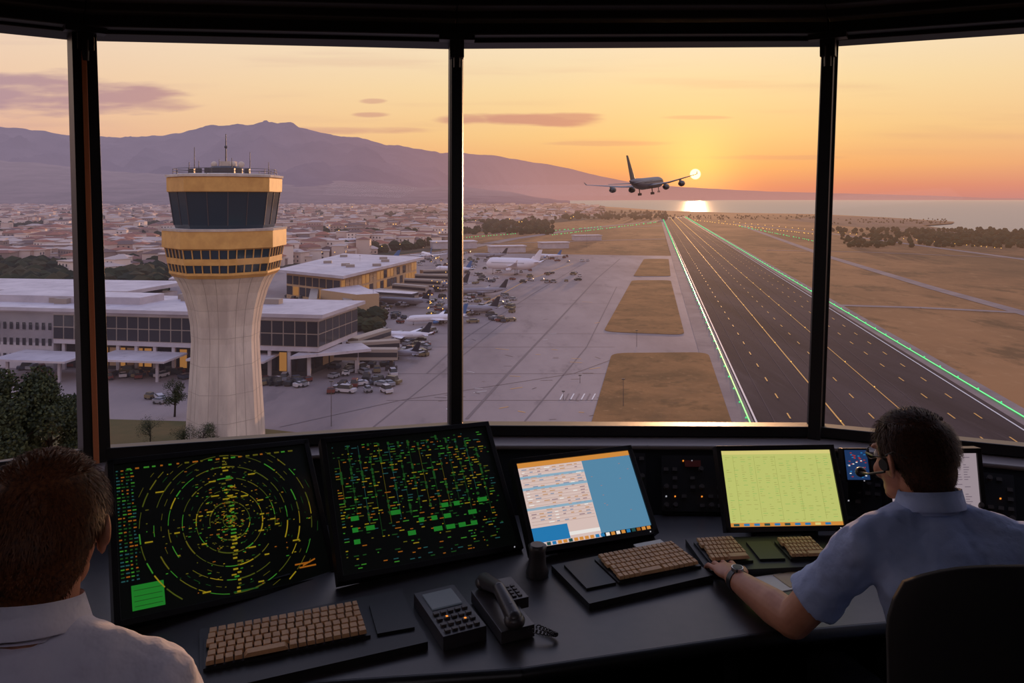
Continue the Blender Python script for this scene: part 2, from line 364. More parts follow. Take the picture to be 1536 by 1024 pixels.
# city
def inpoly(x,y,pl):
    r=False;j=len(pl)-1
    for i in range(len(pl)):
        if (pl[i][1]>y)!=(pl[j][1]>y) and x<(pl[j][0]-pl[i][0])*(y-pl[i][1])/(pl[j][1]-pl[i][1])+pl[i][0]: r=not r
        j=i
    return r
cpoly=[(-700,304.5),(800,304.5),(905,312),(905,322),(820,331),(690,346),(640,372),(430,396),(250,415),(150,428),(-300,446),(-700,470)]
walls=[mat('house_wall_%d'%i,c,.8,haze=HZ) for i,c in enumerate([(226,206,194),(204,182,170),(178,150,136),(216,200,192),(150,128,120)])]
roofs=[mat('house_roof_%d'%i,c,.85,haze=HZ) for i,c in enumerate([(154,98,76),(132,88,74),(186,168,160),(108,84,78)])]
hwin=mat('house_window',(60,56,64),.3,haze=HZ); hlit=em('window_lit',(255,190,110),1.2)
b=MB()
for i in range(15000):
    dy=math.exp(random.uniform(math.log(7),math.log(165))); px=random.uniform(-420,905); py=298+dy
    if not inpoly(px,py,cpoly): continue
    p=G(px,py); Y=p.y; 
    if noise.noise(V((p.x/110,Y/140,2)))>.12 : continue
    sx=random.uniform(8,20)*(1+Y/6000); sy=random.uniform(8,14)*(1+Y/5000); hh=random.choice([4,6,6,7,9,12])*(1+Y/9000)
    rz=random.choice([0.2,0.2+math.pi/2,-.5])+random.uniform(-.15,.15); wm=random.choice(walls); rm=random.choice(roofs)
    R=Matrix.Rotation(rz,3,'Z'); ux=R@V((1,0,0)); uy=R@V((0,1,0)); c=V((p.x,Y,GZ))
    b.obox(c+V((0,0,hh/2)),ux*sx/2,uy*sy/2,V((0,0,hh/2)),wm)
    t=c+V((0,0,hh)); a=ux*(sx/2+.5); e=uy*(sy/2+.5)
    if random.random()<.65:
        rr=V((0,0,sy*.16)); ri=ux*(sx/2-sy*.35 if sx>sy else sx*.15)
        b.add([t-a-e,t+a-e,t+a+e,t-a+e,t-ri+rr,t+ri+rr],[(0,1,5,4),(2,3,4,5),(1,2,5),(3,0,4)],rm)
    else: b.obox(t+V((0,0,.25)),a,e,V((0,0,.25)),roofs[2])
    if Y<1300:
        for q in range(int(sx/3.5)):
            for fl in range(int(hh/3)):
                for sd in(-1,1):
                    wc=c+ux*(-sx/2+2+q*3.4)+uy*sd*(sy/2+.06)+V((0,0,1.7+fl*3)); 
                    b.quad(wc-ux*.6-V((0,0,.7)),wc+ux*.6-V((0,0,.7)),wc+ux*.6+V((0,0,.7)),wc-ux*.6+V((0,0,.7)),hlit if random.random()<.03 else hwin)
b.build('city_buildings')
b=MB()
for i in range(240):
    dy=math.exp(random.uniform(math.log(9),math.log(100))); px=random.uniform(-300,1000); 
    if inpoly(px,298+dy,cpoly) : p=G(px,298+dy,8); b.ball(p,p.y*.0006,random.choice([lyel,lyel,hlit]),nu=5,nv=4)
for i in range(40):
    p=G(random.uniform(640,690),random.uniform(385,470),9); b.ball(p,.2,lyel,nu=5,nv=4)
b.build('street_lights')
tg=[mat('tree_far_%d'%i,c,.95,haze=HZ,spec=.1) for i,c in enumerate([(52,56,36),(40,46,32),(66,62,42)])]
b=MB()
def blob(p,r,m):
    nu,nv=7,5; vs=[]
    for j in range(1,nv):
        t=math.pi*j/nv
        for i in range(nu):
            a=2*math.pi*(i+.5*j)/nu; q=r*random.uniform(.75,1.2); vs.append(p+V((q*math.sin(t)*math.cos(a),q*math.sin(t)*math.sin(a),q*math.cos(t)*.85)))
    vs.append(p+V((0,0,r))); vs.append(p-V((0,0,r))); T=len(vs)-2
    fs=[(j*nu+i,(j+1)*nu+i,(j+1)*nu+(i+1)%nu,j*nu+(i+1)%nu) for j in range(nv-2) for i in range(nu)]
    for i in range(nu): fs.append((T,i,(i+1)%nu)); fs.append((T+1,(nv-2)*nu+(i+1)%nu,(nv-2)*nu+i))
    b.add(vs,fs,m)
def grove(x0,x1,y0,y1,n,r0,r1,pl=None,cl_=None):
    for i in range(n):
        dy=math.exp(random.uniform(math.log(y0-298),math.log(y1-298))); px=random.uniform(x0,x1)
        if pl and not inpoly(px,298+dy,pl): continue
        p=G(px,298+dy)
        if cl_ and noise.noise(V((p.x/110,p.y/140,2)))<cl_*random.uniform(-1,1): continue
        r=random.uniform(r0,r1)*(1+p.y/7000); blob(p+V((0,0,r*.8)),r,random.choice(tg))
grove(-450,905,306,460,19000,2.4,5.2,cpoly,.35)
grove(1240,1700,345,352,200,1.5,3); grove(1260,1700,352,372,380,1.2,3); grove(1380,1700,350,368,300,1.6,3.8)
grove(1000,1230,323,329,110,1,1.8); grove(800,1000,318,330,240,2,4); grove(1230,1420,328,336,90,1,1.6)
grove(-400,240,410,452,700,3,6.5); grove(525,575,478,500,26,1.5,3.2); grove(640,830,334,352,300,2,4.5)
b.build('tree_groves')

# ============================================================ AIRPORT BUILDINGS
wl=mat('terminal_wall',(188,180,186),.7,haze=HZ,nz=.2,col2=(170,162,170)); rf=mat('terminal_roof',(206,196,200),.6,haze=HZ,nz=.1,col2=(180,170,176),patch=[(.4,(150,140,144),.55,.7,.6)])
gl=mat('terminal_glass',(50,48,54),.15,haze=HZ); mu=mat('terminal_mullion',(150,136,126),.6,haze=HZ); tan=mat('terminal_tan',(180,148,112),.7,haze=HZ)
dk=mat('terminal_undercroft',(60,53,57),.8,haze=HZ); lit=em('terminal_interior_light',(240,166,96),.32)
def facade(b,p0,p1,z0,z1,nx,nz_,m,gap=.25,off=.12,frac=.7,mull=None):
    p0=V((p0[0],p0[1],0));p1=V((p1[0],p1[1],0)); d=(p1-p0); L=d.length; d.normalize(); nrm=V((d.y,-d.x,0))
    if mull: 
        b.quad(p0+V((0,0,GZ+z0))+nrm*off*.5,p1+V((0,0,GZ+z0))+nrm*off*.5,p1+V((0,0,GZ+z1))+nrm*off*.5,p0+V((0,0,GZ+z1))+nrm*off*.5,mull)
    for i in range(nx):
        for j in range(nz_):
            a=(i+.5-frac/2)/nx*L; c=(i+.5+frac/2)/nx*L; hz=(z1-z0)/nz_; za=GZ+z0+hz*(j+gap/2); zb=GZ+z0+hz*(j+1-gap/2)
            mm_=m if not isinstance(m,list) else random.choice(m)
            b.quad(p0+d*a+nrm*off+V((0,0,za)),p0+d*c+nrm*off+V((0,0,za)),p0+d*c+nrm*off+V((0,0,zb)),p0+d*a+nrm*off+V((0,0,zb)),mm_)
b=MB()
FL=(-185,212);FR=(-48,190);BR=(-43,213);BL=(-180,238)
b.prism([FL,FR,BR,BL],GZ+7,GZ+15.6,wl)
def ins(p,q,t): return (lerp(p[0],q[0],t),lerp(p[1],q[1],t))
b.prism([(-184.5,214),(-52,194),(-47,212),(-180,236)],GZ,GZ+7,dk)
b.prism([(-186,210.5),(-46.5,188.2),(-41,214.5),(-181,240)],GZ+15.6,GZ+16.5,wl,rf)
mid=ins(FL,FR,.47)
b.prism([FL,(mid[0],mid[1]),(mid[0]+1,mid[1]+12),(FL[0],FL[1]+12)],GZ,GZ+15,wl)
facade(b,FL,mid,1,13.5,34,3,gl,.55,.15,.5)
facade(b,mid,FR,8.2,14.6,24,2,gl,.08,.15,.9,mu)
facade(b,FR,BR,8.2,14.6,6,2,gl,.08,.15,.9,mu)
facade(b,(mid[0]+5,mid[1]+1.2),(-52,194),1,6.3,26,1,[gl,gl,lit,tan],.1,.2,.8)
facade(b,(-52,194),(-47,212),1,6.3,5,1,[gl,lit,tan],.1,.2,.8)
for i in range(14):
    q=ins(mid,FR,(i+.5)/14); b.box((q[0],q[1]+.8,GZ+3.5),(.8,.8,7),wl)
b.prism([(-150,214),(-100,206),(-98,216),(-148,226)],GZ+16.4,GZ+18.4,wl,rf)
for i in range(16): b.box((random.uniform(-165,-60),random.uniform(208,222),GZ+17.2),(random.uniform(2,5),2.5,1.4),mu,-.15)
for x0 in(-128,-104,-80): b.prism([(x0,188),(x0+20,185),(x0+21,196),(x0+1,200)],GZ+5.2,GZ+5.7,rf); b.box((x0+3,190,GZ+2.6),(.6,.6,5.2),wl); b.box((x0+17,188,GZ+2.6),(.6,.6,5.2),wl)
b.prism([(-54,186),(-36,196),(-40,204),(-52,200)],GZ+6,GZ+6.7,rf); b.box((-40,198,GZ+3),(1,1,6),wl)
b.build('terminal_building')
b=MB()
b.prism([(-240,262),(-128,250),(-120,275),(-235,290)],GZ,GZ+12,wl); b.prism([(-243,259),(-124,247),(-117,278),(-238,293)],GZ+14,GZ+15.2,wl,rf)
b.prism([(-236,266),(-130,254),(-124,272),(-232,286)],GZ+12,GZ+14,gl)
facade(b,(-240,262),(-128,250),2,11,30,3,gl,.5,.15,.6)
b.build('terminal_annex')
b=MB()
q=[(-106,345),(-69.5,316),(-48,420),(-98,446)]
b.prism(q,GZ+12,GZ+13.2,wl,rf)
qi=[(-102,347),(-72,322),(-52,417),(-97,441)]
b.prism(qi,GZ,GZ+12,tan)
facade(b,qi[1],qi[2],1.5,11,22,2,[lit,gl,tan],.2,.2,.85); facade(b,qi[0],qi[1],1.5,11,8,2,[lit,gl,gl],.2,.2,.85)
b.prism([(-78,312),(-60,296),(-52,300),(-66,330)],GZ,GZ+8,tan,rf)
b.prism([(-66,318),(-40,306),(-38,312),(-64,325)],GZ+6,GZ+7,dk,rf)
for i in range(7): b.box((random.uniform(-92,-62),random.uniform(350,420),GZ+13.8),(4,3,1.2),mu,.2)
b.build('concourse_building')
b=MB()
def bridge(p,q,h=5,wd=3.2):
    p=V((p[0],p[1],GZ+h));q=V((q[0],q[1],GZ+h-.6)); d=(q-p)/2; n=V((-d.y,d.x,0)).normalized()
    b.obox((p+q)/2,d,n*wd/2,V((0,0,1.4)),mu); b.obox((p+q)/2+n*0,d*.98,n*(wd/2+.05),V((0,0,.6)),gl)
    for t in(.35,.9): 
        c=p.lerp(q,t); b.box((c.x,c.y,GZ+h/2-.5),(.9,.9,h-1),dk); b.box((c.x,c.y,GZ+.6),(3,1.4,1.2),dk)
for p,q in [((-58,330),(-40,322)),((-54,350),(-38,344)),((-52,372),(-34,370)),((-50,395),(-32,396)),((-49,415),(-36,426)),((-70,318),(-60,285)),((-85,330),(-78,300)),((-44,206),(-32,214)),((-46,198),(-30,201)),((-44,212),(-38,232))]: bridge(p,q)
b.build('jet_bridges')
b=MB()
for (px,py,wx,wy,hh) in [(560,372,60,25,8),(680,372,40,18,6),(760,378,30,12,5),(830,372,26,12,5),(880,360,30,12,5),(330,440,40,20,8)]:
    p=G(px,py); b.box((p.x,p.y,GZ+hh/2),(wx,wy,hh),wl,.25); b.box((p.x,p.y,GZ+hh+.3),(wx+1.5,wy+1.5,.7),rf,.25)
b.build('cargo_sheds')

# ------------------------------------------------------------ other control tower
tc_=mat('tower_concrete',(214,198,182),.8,haze=HZ,nz=.35,col2=(184,168,156),stretch=(1,1,.25),patch=[(.5,(156,142,132),.55,.75,.5)])
ty=mat('tower_yellow',(222,170,92),.6,haze=HZ,nz=.5,col2=(202,150,78)); tgs=mat('tower_glass',(30,50,64),.1,haze=HZ,spec=.7); tm=mat('tower_metal',(70,64,66),.5,haze=HZ)
TX,TY=-53.0,142.0; c8=math.cos(math.pi/8); C=(TX,TY,GZ); rt=math.pi/8
b=MB()
L8=lambda prof,m,n=8: b.lathe(C,[(r/c8,z) for r,z in prof],m,8,rt)
sp=[(6.5,-1),(6.35,3),(6.0,9),(5.65,15),(5.5,19),(5.65,22),(6.1,25),(6.9,28),(7.7,30),(8.3,31)]
L8(sp,tc_)
gv=mat('tower_joint',(168,154,142),.8,haze=HZ)
for i in range(8):
    for fr in (.33,.67):
        for q in range(len(sp)-1):
            pp=[]
            for (r,z_) in (sp[q],sp[q+1]):
                a0=rt+math.pi/4*i;a1=a0+math.pi/4; A=V((math.cos(a0),math.sin(a0),0))*r/c8; B2=V((math.cos(a1),math.sin(a1),0))*r/c8; pp.append(V((TX,TY,GZ+z_))+A.lerp(B2,fr))
            b.cone(pp[0],pp[1],.045,.045,gv,5)
for z_ in (5,10,15,20,25):
    r=interp([(z,rr) for rr,z in sp],z_)+.02; b.lathe(C,[(r/c8,z_),(r/c8,z_+.08)],gv,8,rt)
L8([(8.4,31),(8.9,31.6),(8.9,32)],ty)
L8([(8.6,32),(8.9,33.4)],tgs); L8([(9.2,33.4),(9.3,34.5)],ty); L8([(9.1,34.5),(9.4,36.3)],tgs); L8([(9.9,36.3),(10,36.3),(10,39.5),(8.2,39.5)],ty)
L8([(9.3,36.0),(9.9,36.3)],ty); L8([(10.1,39.3),(10.15,39.7)],tc_)
L8([(7.9,39.7),(8.1,40.3),(8.9,46.3)],tgs); L8([(9.1,46.2),(9.25,46.3),(9.3,48.7),(9.1,49)],ty); L8([(9.5,48.9),(9.5,49.3),(8,49.5)],tc_)
for (r0,z0,r1,z1,nn_,rr) in ((8.1,40.3,8.9,46.3,2,.1),(8.75,32,9,33.4,5,.12),(9.2,34.5,9.5,36.3,5,.12)):
    for i in range(8):
        for q in range(nn_):
            def pt(r,z):
                a0=rt+math.pi/4*i; a1=a0+math.pi/4; A=V((math.cos(a0),math.sin(a0),0))*r/c8; Bq=V((math.cos(a1),math.sin(a1),0))*r/c8; return V((TX,TY,GZ+z))+A.lerp(Bq,q/nn_)
            b.cone(pt(r0+.03,z0),pt(r1+.03,z1),rr,rr,tm if nn_==2 else ty,5)
b.lathe(C,[(3,49.4),(3,50.6),(2.4,51)],tm,12); b.box((TX+.5,TY,GZ+51.4),(2.6,1.6,1.0),tc_)
for i in range(16):
    a=2*math.pi*i/16; x=TX+9*math.cos(a);y=TY+9*math.sin(a); b.cone((x,y,GZ+49.3),(x,y,GZ+50.4),.05,.05,tm,5)
    a2=a+2*math.pi/16
    for z in(49.9,50.4): b.cone((x,y,GZ+z),(TX+9*math.cos(a2),TY+9*math.sin(a2),GZ+z),.04,.04,tm,4)
b.cone((TX,TY,GZ+50),(TX,TY,GZ+57),.16,.07,tm,6); b.ball((TX,TY,GZ+54.6),.3,tm,nu=8,nv=6)
for (dx,dy,h) in((-5,-2,54.4),(4.8,-1,53.6),(-6.8,0,51.8),(7.6,1,51.8),(-2,2,52.4),(2.2,-3,52.4),(-3.4,-4,51.8)): b.cone((TX+dx,TY+dy,GZ+49.3),(TX+dx,TY+dy,GZ+h),.09,.05,tm,5)
for dx in(-1.8,1.6,3.2): b.ball((TX+dx,TY-1,GZ+51.3),(.6,.25,.6),tc_,nu=8,nv=6)
for dx,dy in((-3,-5),(-1,-6),(3,-5),(5,-3),(-5,-3)): b.box((TX+dx,TY+dy,GZ+49.9),(.9,.7,1.1),tm)
b.box((TX+2,TY-6.6,GZ+1.3),(1.4,.4,2.6),tm)
b.build('control_tower')

# ------------------------------------------------------------ aircraft
def airliner(name,loc,hd,L,body,tail,pitch=0,roll=0,gear=True,eng=2,fat=1.0,under=None,finh=1.0,dih=.55):
    b=MB(); R=L*.052*fat; ring=[]
    for t,r,dz in [(.5,.04,-.02),(.49,.28,-.012),(.465,.58,-.006),(.43,.84,0),(.38,.98,0),(.3,1,0),(.1,1,0),(-.15,1,0),(-.28,.9,.008),(-.38,.62,.02),(-.45,.34,.03),(-.5,.08,.036)]:
        ring.append((t*L,r*R,dz*L))
    n=20; vs=[]
    for y,r,dz in ring:
        for i in range(n): a=2*math.pi*i/n; vs.append((r*math.cos(a),y,dz+r*math.sin(a)*1.05))
    k=len(ring); b.add(vs,[(j*n+i,j*n+(i+1)%n,(j+1)*n+(i+1)%n,(j+1)*n+i) for j in range(k-1) for i in range(n)]+[tuple(range(n)),tuple(range(k*n-1,(k-1)*n-1,-1))],body,True)
    def wing(root,tip,c0,c1,t0,t1,m,vert=False):
        r=V(root);t=V(tip); up=V((1,0,0)) if vert else V((0,0,1)); fw=V((0,1,0)); vs=[]
        for p,c,th in((r,c0,t0),(t,c1,t1)):
            for (yy,zz) in((.5,0),(.3,.5),(-.1,.45),(-.5,0),(-.1,-.35),(.3,-.4)): vs.append(p+fw*c*yy+up*th*zz)
        b.add(vs,[(i,(i+1)%6,6+(i+1)%6,6+i) for i in range(6)]+[(0,1,2,3,4,5),(11,10,9,8,7,6)],m)
    for s_ in(-1,1):
        wing((s_*R*.5,.02*L,-R*.45),(s_*.2*L,-.07*L,-R*.2),.22*L,.12*L,.028*L,.016*L,body)
        wing((s_*.2*L,-.07*L,-R*.2),(s_*.47*L,-.2*L,R*dih),.12*L,.04*L,.016*L,.005*L,body)
        wing((s_*.47*L,-.2*L,R*dih),(s_*.48*L,-.225*L,R*(dih+.5)),.04*L,.015*L,.004*L,.003*L,tail)
        wing((s_*R*.3,-.42*L,R*.3),(s_*.18*L,-.485*L,R*.55),.1*L,.04*L,.01*L,.005*L,body)
        for e,x in enumerate((.15,.3)[:eng//2]):
            y=.045*L-e*.07*L; z=-R*.95+e*R*.35
            vs=[];pr=[(.04,.018),(.035,.024),(0,.026),(-.035,.02),(-.055,.01)]
            for yy,rr in pr:
                for i in range(12): a=2*math.pi*i/12; vs.append((s_*x*L+rr*L*math.cos(a),y+yy*L,z+rr*L*math.sin(a)))
            b.add(vs,[(j*12+i,j*12+(i+1)%12,(j+1)*12+(i+1)%12,(j+1)*12+i) for j in range(4) for i in range(12)]+[tuple(range(12)),tuple(range(59,47,-1))],tail,True)
            b.box((s_*x*L,y-.03*L,z+.025*L),(.006*L,.06*L,.03*L),body)
        if gear:
            b.cone((s_*.055*L,-.05*L,-R*.6),(s_*.055*L,-.05*L,-R*1.75),.005*L,.004*L,under or dk,6)
            for yy in(-.012,.012):
                for xx in (-.008,.008): b.cone((s_*.055*L+(xx-.003)*L,(-.05+yy)*L,-R*1.85),(s_*.055*L+(xx+.003)*L,(-.05+yy)*L,-R*1.85),.011*L,.011*L,under or dk,10)
        for i in range(26):
            y=.36*L-i*.023*L; b.box((s_*R*.985,y,R*.2),(R*.05,.008*L,R*.14),dk)
    wing((0,-.40*L,R*.7),(0,-.5*L,R*.9+.165*L*finh),.15*L,.055*L,.014*L,.006*L,tail,True)
    if gear:
        b.cone((0,.38*L,-R*.6),(0,.38*L,-R*1.75),.004*L,.003*L,under or dk,6)
        for xx in(-.008,.005): b.cone((xx*L,.38*L,-R*1.85),((xx+.004)*L,.38*L,-R*1.85),.009*L,.009*L,under or dk,10)
    b.box((0,.462*L,R*.42),(R*.7,.012*L,R*.18),dk)
    mx=Matrix.Translation(loc)@Matrix.Rotation(hd,4,'Z')@Matrix.Rotation(pitch,4,'X')@Matrix.Rotation(roll,4,'Y')
    return b.build(name,mx=mx)
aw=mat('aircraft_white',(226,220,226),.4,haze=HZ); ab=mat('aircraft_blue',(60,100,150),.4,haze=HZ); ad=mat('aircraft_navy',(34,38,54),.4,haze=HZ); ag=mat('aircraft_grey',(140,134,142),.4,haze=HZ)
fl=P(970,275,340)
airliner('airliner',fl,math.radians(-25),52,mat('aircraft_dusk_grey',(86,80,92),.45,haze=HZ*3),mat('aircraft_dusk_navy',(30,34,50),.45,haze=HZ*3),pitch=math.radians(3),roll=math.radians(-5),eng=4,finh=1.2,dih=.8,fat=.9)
def parked(px,py,hd,L,t=ab,fat=1.0,bd=None):
    p=G(px,py); p.z=GZ+L*.052*fat*1.85+L*.011; airliner('airliner',p,math.radians(hd),L,bd or aw,t,fat=fat)
parked(770,412,72,34,aw,1.9)
parked(662,436,75,28,ad,1,ag); parked(560,400,100,34,ab); parked(680,410,60,26,ab); parked(722,444,98,24,ad,1,ag); parked(705,472,70,24,ad,1,ag)
parked(600,512,80,20,ad); parked(590,538,66,17,ad,1,ag); parked(655,486,105,22,ab); parked(735,388,80,26,ad,1,ag)
parked(606,460,70,24,ad,1,ag); parked(640,388,20,30,ab); parked(822,388,60,22,ab)
b=MB(); vc=[mat('vehicle_%d'%i,c,.4,haze=HZ) for i,c in enumerate([(190,184,188),(110,54,46),(60,66,82),(40,40,44),(120,104,76),(140,138,144)])]
def car(p,rz,L=4.4,m=None,h=1.4):
    m=m or random.choice(vc); R=Matrix.Rotation(rz,3,'Z'); ux=R@V((1,0,0));uy=R@V((0,1,0)); up=V((0,0,1))
    b.obox(p+up*.7,ux*L/2,uy*.9,up*.35,m)
    vs=[p+ux*a*L+uy*bb+up*z for z,k in((1.05,1),(h+.1,.75)) for a,bb in((-.38*k,-.85*k),(.3*k,-.85*k),(.3*k,.85*k),(-.38*k,.85*k))]
    b.add(vs,[(0,1,5,4),(1,2,6,5),(2,3,7,6),(3,0,4,7)],vc[3]); b.add(vs[4:],[(0,1,2,3)],m)
    for a in(-.3,.3):
        for s_ in(-.8,.8): q=p+ux*a*L+uy*s_+up*.33; b.cone(q-uy*.12,q+uy*.12,.33,.33,vc[3],8)
for (x0,x1,y0,y1,n) in ((30,110,545,558,12),(160,280,555,572,16),(395,470,568,580,14),(495,590,545,590,32),(600,640,515,535,14),(640,770,440,484,60),(430,650,440,485,70),(225,270,590,605,3),(700,870,395,426,40),(560,650,495,525,16),(620,720,378,400,34),(700,900,384,396,24)):
    for i in range(n): car(G(random.uniform(x0,x1),random.uniform(y0,y1),.12),random.uniform(0,6.28),random.choice([1.8,2.6,3.4,4.0,4.6]),h=random.choice([1.2,1.4,1.8]))
b.build('ground_vehicles')
b=MB()
for (px,py,h) in ((497,640,9),(935,610,6),(955,520,5),(870,575,2),(845,600,2),(540,430,16),(660,420,16),(880,372,12),(560,470,14)):
    p=G(px,py); b.cone(p,p+V((0,0,h)),.08,.05,tm,6); b.box((p.x,p.y,GZ+h),(.7,.3,.2),tm)
b.build('light_masts')
bark=mat('tree_bark',(50,40,32),.9); lf=[mat('leaf_%d'%i,c,.8) for i,c in enumerate([(50,58,28),(34,42,22),(66,70,34)])]
def tree_mesh(h,wd,nl,seed):
    random.seed(seed); b=MB(); b.limb([V((0,0,0)),V((.1,0,h*.3)),V((0,.1,h*.6)),V((0,0,h*.85))],[h*.03,h*.024,h*.015,h*.006],bark,8)
    cl=[]
    for i in range(18):
        a=random.uniform(0,6.28); r=random.uniform(.2,.75)*wd; z=random.uniform(.35,.92)*h; r*=1.1-abs(z/h-.55); c=V((r*math.cos(a),r*math.sin(a),z)); cl.append(c)
        b.cone(V((0,0,z*.7)),c,h*.012,h*.004,bark,6)
    for i in range(nl):
        c=random.choice(cl); q=V([random.gauss(0,1) for _ in range(3)]).normalized()*(wd*.33*random.uniform(.4,1.05)); p=c+q
        u=V([random.gauss(0,1) for _ in range(3)]).normalized(); v=u.orthogonal().normalized(); z=h*.017
        b.quad(p-u*z*.5,p+v*z*.5,p+u*z,p-v*z*.5,random.choice(lf))
    return b
def tree(name,px,Y,h,wd,nl,seed):
    b=tree_mesh(h,wd,nl,seed); b.build(name,mx=Matrix.Translation(((px-CX)/F*Y,Y,GZ)))
tree('tree',15,112,20.5,7.2,17000,1); tree('tree',75,118,16,6.5,14000,2); tree('tree',-60,118,21,7,8000,3)
tree('tree',262,158,8,3,3500,4); tree('tree',305,133,6,3,3500,5); tree('tree',225,140,5,3,2000,6); tree('tree',110,140,8,4,4000,7); tree('tree',370,134,3,2.4,1500,8); tree('tree',275,136,5,2.6,2500,9)
random.seed(11)

# ============================================================ CONTROL ROOM
blk=mat('frame_black',(22,20,22),.45); wallm=mat('wall_dark',(40,38,42),.8); ceilm=mat('ceiling_dark',(42,37,36),.7,nz=3,col2=(32,29,31)); flo=mat('carpet_dark',(34,34,38),.95,nz=60,col2=(26,26,30))
g_=bpy.data.materials.new('window_glass'); g_.use_nodes=True; nt=g_.node_tree; nt.nodes.remove(nt.nodes['Principled BSDF'])
t=nt.nodes.new('ShaderNodeBsdfTransparent'); t.inputs[0].default_value=(.975,.975,.975,1); gs=nt.nodes.new('ShaderNodeBsdfGlossy'); gs.inputs['Roughness'].default_value=.0
mx=nt.nodes.new('ShaderNodeMixShader'); mx.inputs[0].default_value=.008; nt.links.new(t.outputs[0],mx.inputs[1]); nt.links.new(gs.outputs[0],mx.inputs[2]); nt.links.new(mx.outputs[0],nt.nodes['Material Output'].inputs[0])
ZB=.958; ZT=2.49; ZC=2.78
VB=[(-2.95,1.0),(-2.35,2.157),(-1.469,2.69),(-.22,2.98),(1.175,2.96),(2.2,2.58),(2.95,1.4)]
VT=[(-3.2,1.05),(-2.55,2.38),(-1.673,2.97),(-.229,3.14),(1.29,3.10),(2.4,2.66),(3.2,1.4)]
for i in range(6):
    b=MB(); bl=V((*VB[i],ZB));br=V((*VB[i+1],ZB));tl=V((*VT[i],ZT));tr=V((*VT[i+1],ZT))
    u=(br-bl).normalized(); up=((tl+tr)-(bl+br)).normalized(); nn_=u.cross(up)
    b.quad(bl,br,tr,tl,g_)
    def bar(p,q,a,c,m=blk,off=V((0,0,0))):
        d=(q-p)/2; n1=nn_*c/2; s1=d.normalized().cross(nn_).normalized()*a/2; b.obox((p+q)/2+off,d,s1,n1,m)
    bar(bl,br,.04,.09); bar(tl,tr,.03,.09)
    bar(bl+u*.014,tl+u*.014,.028,.06); bar(br-u*.014,tr-u*.014,.028,.06)
    b.build('window_%d'%(i+1),bevel=.004)
b=MB()
for i in range(1,6):
    p=V((*VB[i],ZB-.05)); q=V((*VT[i],ZT+.02)); wd={1:.03,2:.042,3:.02,4:.022,5:.03}[i]
    inn=V((-p.x,.9-p.y,0)).normalized()*.05; sd_=inn.cross(V((0,0,1))).normalized()
    b.obox((p+q)/2+inn*.5,(q-p)/2,inn,sd_*wd,blk)
    b.obox(q+inn*1.7-V((0,0,.05)),inn*.5,sd_*.028,V((0,0,.05)),blk)
    b.cone(q+inn*2.0-V((0,0,.06)),q+inn*2.0-V((0,0,.14)),.014,.014,blk,10)
    b.obox(q+inn*1.9-V((0,0,.02)),inn*.6,sd_*.07,V((0,0,.014)),blk)
    if i==2: b.obox((p+q)/2+inn*1.55+sd_*.004,(q-p)/2,inn*.03,sd_*.009,mat('mullion_painted_glow',(226,140,92),.4,.2))  # orange strip painted as the sunset glow on this mullion face
b.build('window_mullions',bevel=.003)
def inset(p,k): 
    c=V((0,.6)); v=V(p[:2]); d=(c-v).normalized(); return v+d*k
b=MB()
for i in range(6):
    for (z0,z1,k0,k1,m_) in ((2.495,2.54,.0,.12,blk),(2.545,2.575,.0,.17,ceilm),(2.575,2.66,-.02,.26,ceilm),(2.66,2.8,-.02,.34,ceilm)):
        a0=inset(VT[i],k0);a1=inset(VT[i],k1);c0=inset(VT[i+1],k0);c1_=inset(VT[i+1],k1); b.prism([a1,c1_,c0,a0],z0,z1,m_)
b.build('trim_header',bevel=.006)
poly=[V((*v,0)) for v in VT]+[V((3.2,-2.3,0)),V((-3.2,-2.3,0))]
b=MB(); b.prism([(p.x*1.02,p.y*1.02) for p in poly],ZC,ZC+.15,ceilm)
for i in range(5): b.box((0,1.6-i*.9,ZC-.05),(5.6,.09,.1),blk)
b.build('ceiling')
b=MB(); b.prism([(p[0],p[1]) for p in VB]+[(2.95,-2.3),(-2.95,-2.3)],-.2,0,flo); b.build('floor')
def wall(name,p,q,z0,z1,m=wallm,th=.1):
    b=MB(); p=V((p[0],p[1],0));q=V((q[0],q[1],0)); d=(q-p).normalized(); n=V((-d.y,d.x,0)); 
    if n.dot(V((0,.6,0))-p)>0: n=-n
    b.prism([p,q,q+n*th,p+n*th],z0,z1,m); b.build(name)
for i in range(6): wall('wall_sill_%d'%(i+1),VB[i],VB[i+1],-.2,ZB-.02)
wall('wall_left',(-2.95,-2.3),(-2.95,1.0),-.2,2.9); wall('wall_right',(2.95,1.4),(2.95,-2.3),-.2,2.9); wall('wall_back',(2.95,-2.3),(-2.95,-2.3),-.2,2.9)
b=MB(); b.box((-.3,-.7,ZC-.03),(2.4,.5,.05),blk); b.box((-.3,-.7,ZC-.06),(2.3,.42,.012),em('lamp_diffuser',(245,232,246),2.3)); b.build('ceiling_light')
